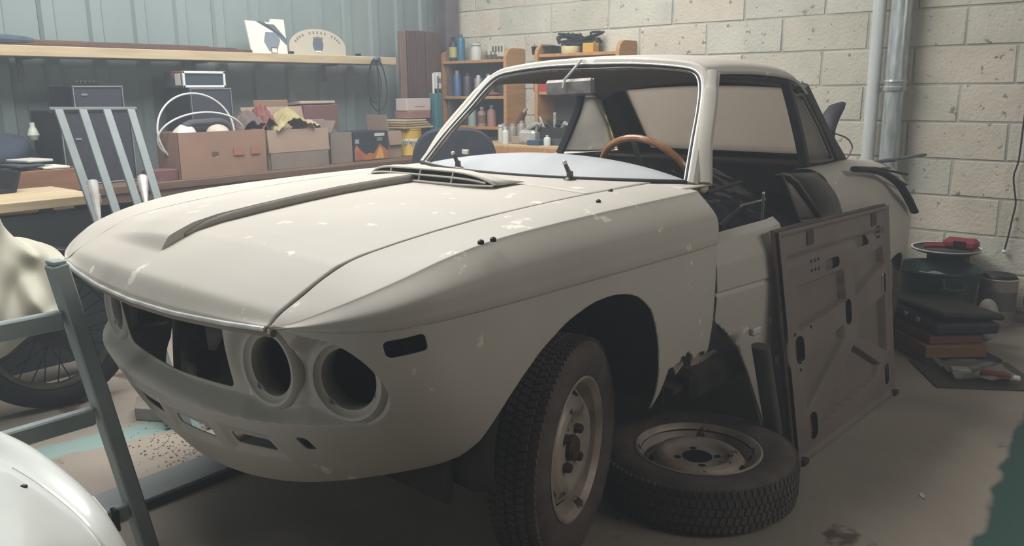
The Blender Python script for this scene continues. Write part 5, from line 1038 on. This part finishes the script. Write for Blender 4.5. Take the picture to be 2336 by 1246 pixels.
for k in range(28): a = 2*math.pi*k/28; b = a+(.35 if k % 2 else -.35); s_ = .03 if k % 4 < 2 else -.03; obj('spoke', MB().tube([(.058*math.cos(b), .058*math.sin(b), s_), (.215*math.cos(a), .215*math.sin(a), 0)], .0025, 5), black_t, wr)
obj('fork', MB().tube([(0, .08, .31), (-.22, .07, .92)], .022, 10), black_t, t); obj('fork', MB().tube([(0, -.08, .31), (-.22, -.07, .92)], .022, 10), black_t, t); obj('mudguard', MB().grid([[(.33*math.cos(a), y, .31+.33*math.sin(a)) for a in np.linspace(.3, 2.6, 20)] for y in (-.06, 0, .06)]), black_t, t, solid=.003)
obj('frame_body', MB().bevbox((-.62, 0, .55), (.75, .22, .42), .06), black_t, t); obj('rear_wheel', MB().lathe([(.12, -.05), (.30, -.05), (.32, 0), (.30, .05), (.12, .05), (.12, -.05)], (-1.25, 0, .32), 40, 'y'), mat('moto_tyre', '20211f', .8), t)
# tarpaulin: draped cloth with folds
TP = mat('tarpaulin_cream', 'b5b2a2', .7, c2='a9a696', scale=4, bump=.05, bscale=15)
Tp = [[(-60, 430), (-20, 470), (20, 530), (70, 572), (110, 578), (150, 590)], [(-60, 520), (-20, 560), (30, 600), (80, 620), (120, 625), (158, 628)], [(-60, 620), (-20, 640), (35, 665), (80, 690), (115, 690), (160, 665)], [(-60, 720), (-20, 725), (30, 735), (75, 735), (110, 730), (160, 700)], [(-60, 850), (-20, 825), (20, 800), (60, 775), (100, 750), (150, 722)]]
YD = [[-2.75, -2.78, -2.80, -2.78, -2.74, -2.70], [-2.66, -2.70, -2.76, -2.74, -2.66, -2.62], [-2.60, -2.68, -2.72, -2.62, -2.64, -2.60], [-2.62, -2.60, -2.66, -2.66, -2.60, -2.60], [-2.70, -2.66, -2.68, -2.68, -2.66, -2.66]]
TG = np.array([[uw(px, py, 1, y-.47) for (px, py), y in zip(r_, yr)] for r_, yr in zip(Tp, YD)])
TG = np.concatenate([[TG[0]+np.array([0, -.55, -.40])], [TG[0]+np.array([0, -.40, -.02])], [TG[0]+np.array([0, -.15, .03])], TG])
o = tag(obj('tarpaulin', MB().grid(net(TG, np.linspace(0, 7, 80), np.linspace(0, 5, 60))).map(lambda p: (p[0]-TG[7, 2, 0], p[1]-TG[7, 2, 1]+.014*math.sin(p[0]*22+p[2]*30), p[2]+.006*math.sin(p[0]*40))), TP, solid=.004, smooth=60, loc=(TG[7, 2, 0], TG[7, 2, 1], 0)), 'cream tarpaulin draped over the motorcycle beside the trestle', 'tarpaulin')
# white glossy bodywork in the corner
wb_ = mat('white_gloss', 'dfe3dd', .25, coat=.4); WY = [uw(px, py, 2, z) for px, py, z in ((0, 1030, .55),)]
def wpt(px, py, z): return uw(px, py, 2, z)
rows = [[(-150, 960, .50), (-60, 985, .53), (0, 1015, .55), (90, 1060, .55), (180, 1130, .53), (245, 1195, .50), (290, 1260, .46), (330, 1330, .40)],
        [(-170, 1010, .56), (-80, 1030, .58), (-10, 1055, .60), (70, 1100, .60), (150, 1160, .58), (205, 1215, .56), (240, 1270, .53), (280, 1340, .48)],
        [(-200, 1090, .60), (-110, 1110, .62), (-40, 1130, .635), (40, 1165, .635), (100, 1205, .62), (140, 1245, .60), (170, 1300, .57), (200, 1370, .53)],
        [(-220, 1250, .63), (-140, 1260, .65), (-70, 1270, .66), (0, 1290, .66), (50, 1310, .65), (80, 1330, .63), (100, 1370, .60), (120, 1420, .56)]]
WG = np.array([[wpt(*q) for q in r_] for r_ in rows]); skirt = WG[0].copy(); skirt[:, 2] = .004; skirt[:, 0] -= .03; skirt[:, 1] -= .05
c0 = np.array([WG[:, :, 0].mean(), WG[:, :, 1].mean(), 0])
t = thing('white_fairing', 'glossy white curved bodywork panel with a moulded line', 'bodywork', tuple(c0))
full = np.concatenate([[skirt], WG])-c0
obj('shell', MB().grid(net(full, np.concatenate([np.linspace(0, 1, 10)[:-1], np.linspace(1, 4, 40)]), np.linspace(0, 7, 60))), wb_, t, solid=.004, smooth=60)
sl = net(WG, [.9], np.linspace(2.5, 6.5, 30))[0]-c0; obj('moulded_line', MB().tube([tuple(q+[0, 0, .001]) for q in sl], .004, 6), wb_, t)
br = np.array([wpt(*q) for q in ((175, 1126, .47), (215, 1128, .47), (245, 1165, .46), (246, 1200, .45), (205, 1165, .47))])-c0
obj('bracket', MB().add([tuple(q) for q in br]+[tuple(q-[0, 0, .05]) for q in br], [(0, 1, 2, 3, 4), (9, 8, 7, 6, 5)]+[(i, (i+1) % 5, 5+(i+1) % 5, 5+i) for i in range(5)]), wb_, t, smooth=0, bevel=.006)
obj('drain_hole', MB().sphere(tuple(net(WG, [1.3], [2.9])[0, 0]-c0), (.006, .006, .004), 8, 6), black_t, t)


# sandy debris on the floor near the ramp
db = MB(); rd = random.Random(77)
for k in range(420):
    q = uw(rd.gauss(430, 75), rd.gauss(1015, 35), 2, 0); r_ = rd.uniform(.0008, .0028); db.box((q[0], q[1], r_*.6+.0003), (r_*2, r_*1.6, r_*1.2), Matrix.Rotation(rd.uniform(0, 3), 3, 'Z'))
tag(obj('debris', db, mat('debris_sand', '9c8c7a', .9, c2='7d6c5c', scale=90), smooth=0, weld=False), 'sandy debris scattered on the floor beside the ramp', 'debris', kind='stuff')
# ------------------------------------------------------------------ thin bluish haze volume, added as a veil over distant things
hz_ = bpy.data.materials.new('haze_veil'); hz_.use_nodes = True; N = hz_.node_tree.nodes; N.remove(N['Principled BSDF']); vs_ = N.new('ShaderNodeVolumeScatter'); vs_.inputs['Color'].default_value = (.80, .91, 1, 1); vs_.inputs['Density'].default_value = .028; vs_.inputs['Anisotropy'].default_value = .2
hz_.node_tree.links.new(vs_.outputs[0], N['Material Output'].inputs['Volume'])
o = obj('haze', MB().box((-1.75, -1.45, 1.63), (6.96, 7.16, 3.30)), hz_, smooth=0); tag(o, 'thin bluish haze veiling the garage air', 'haze', kind='stuff')
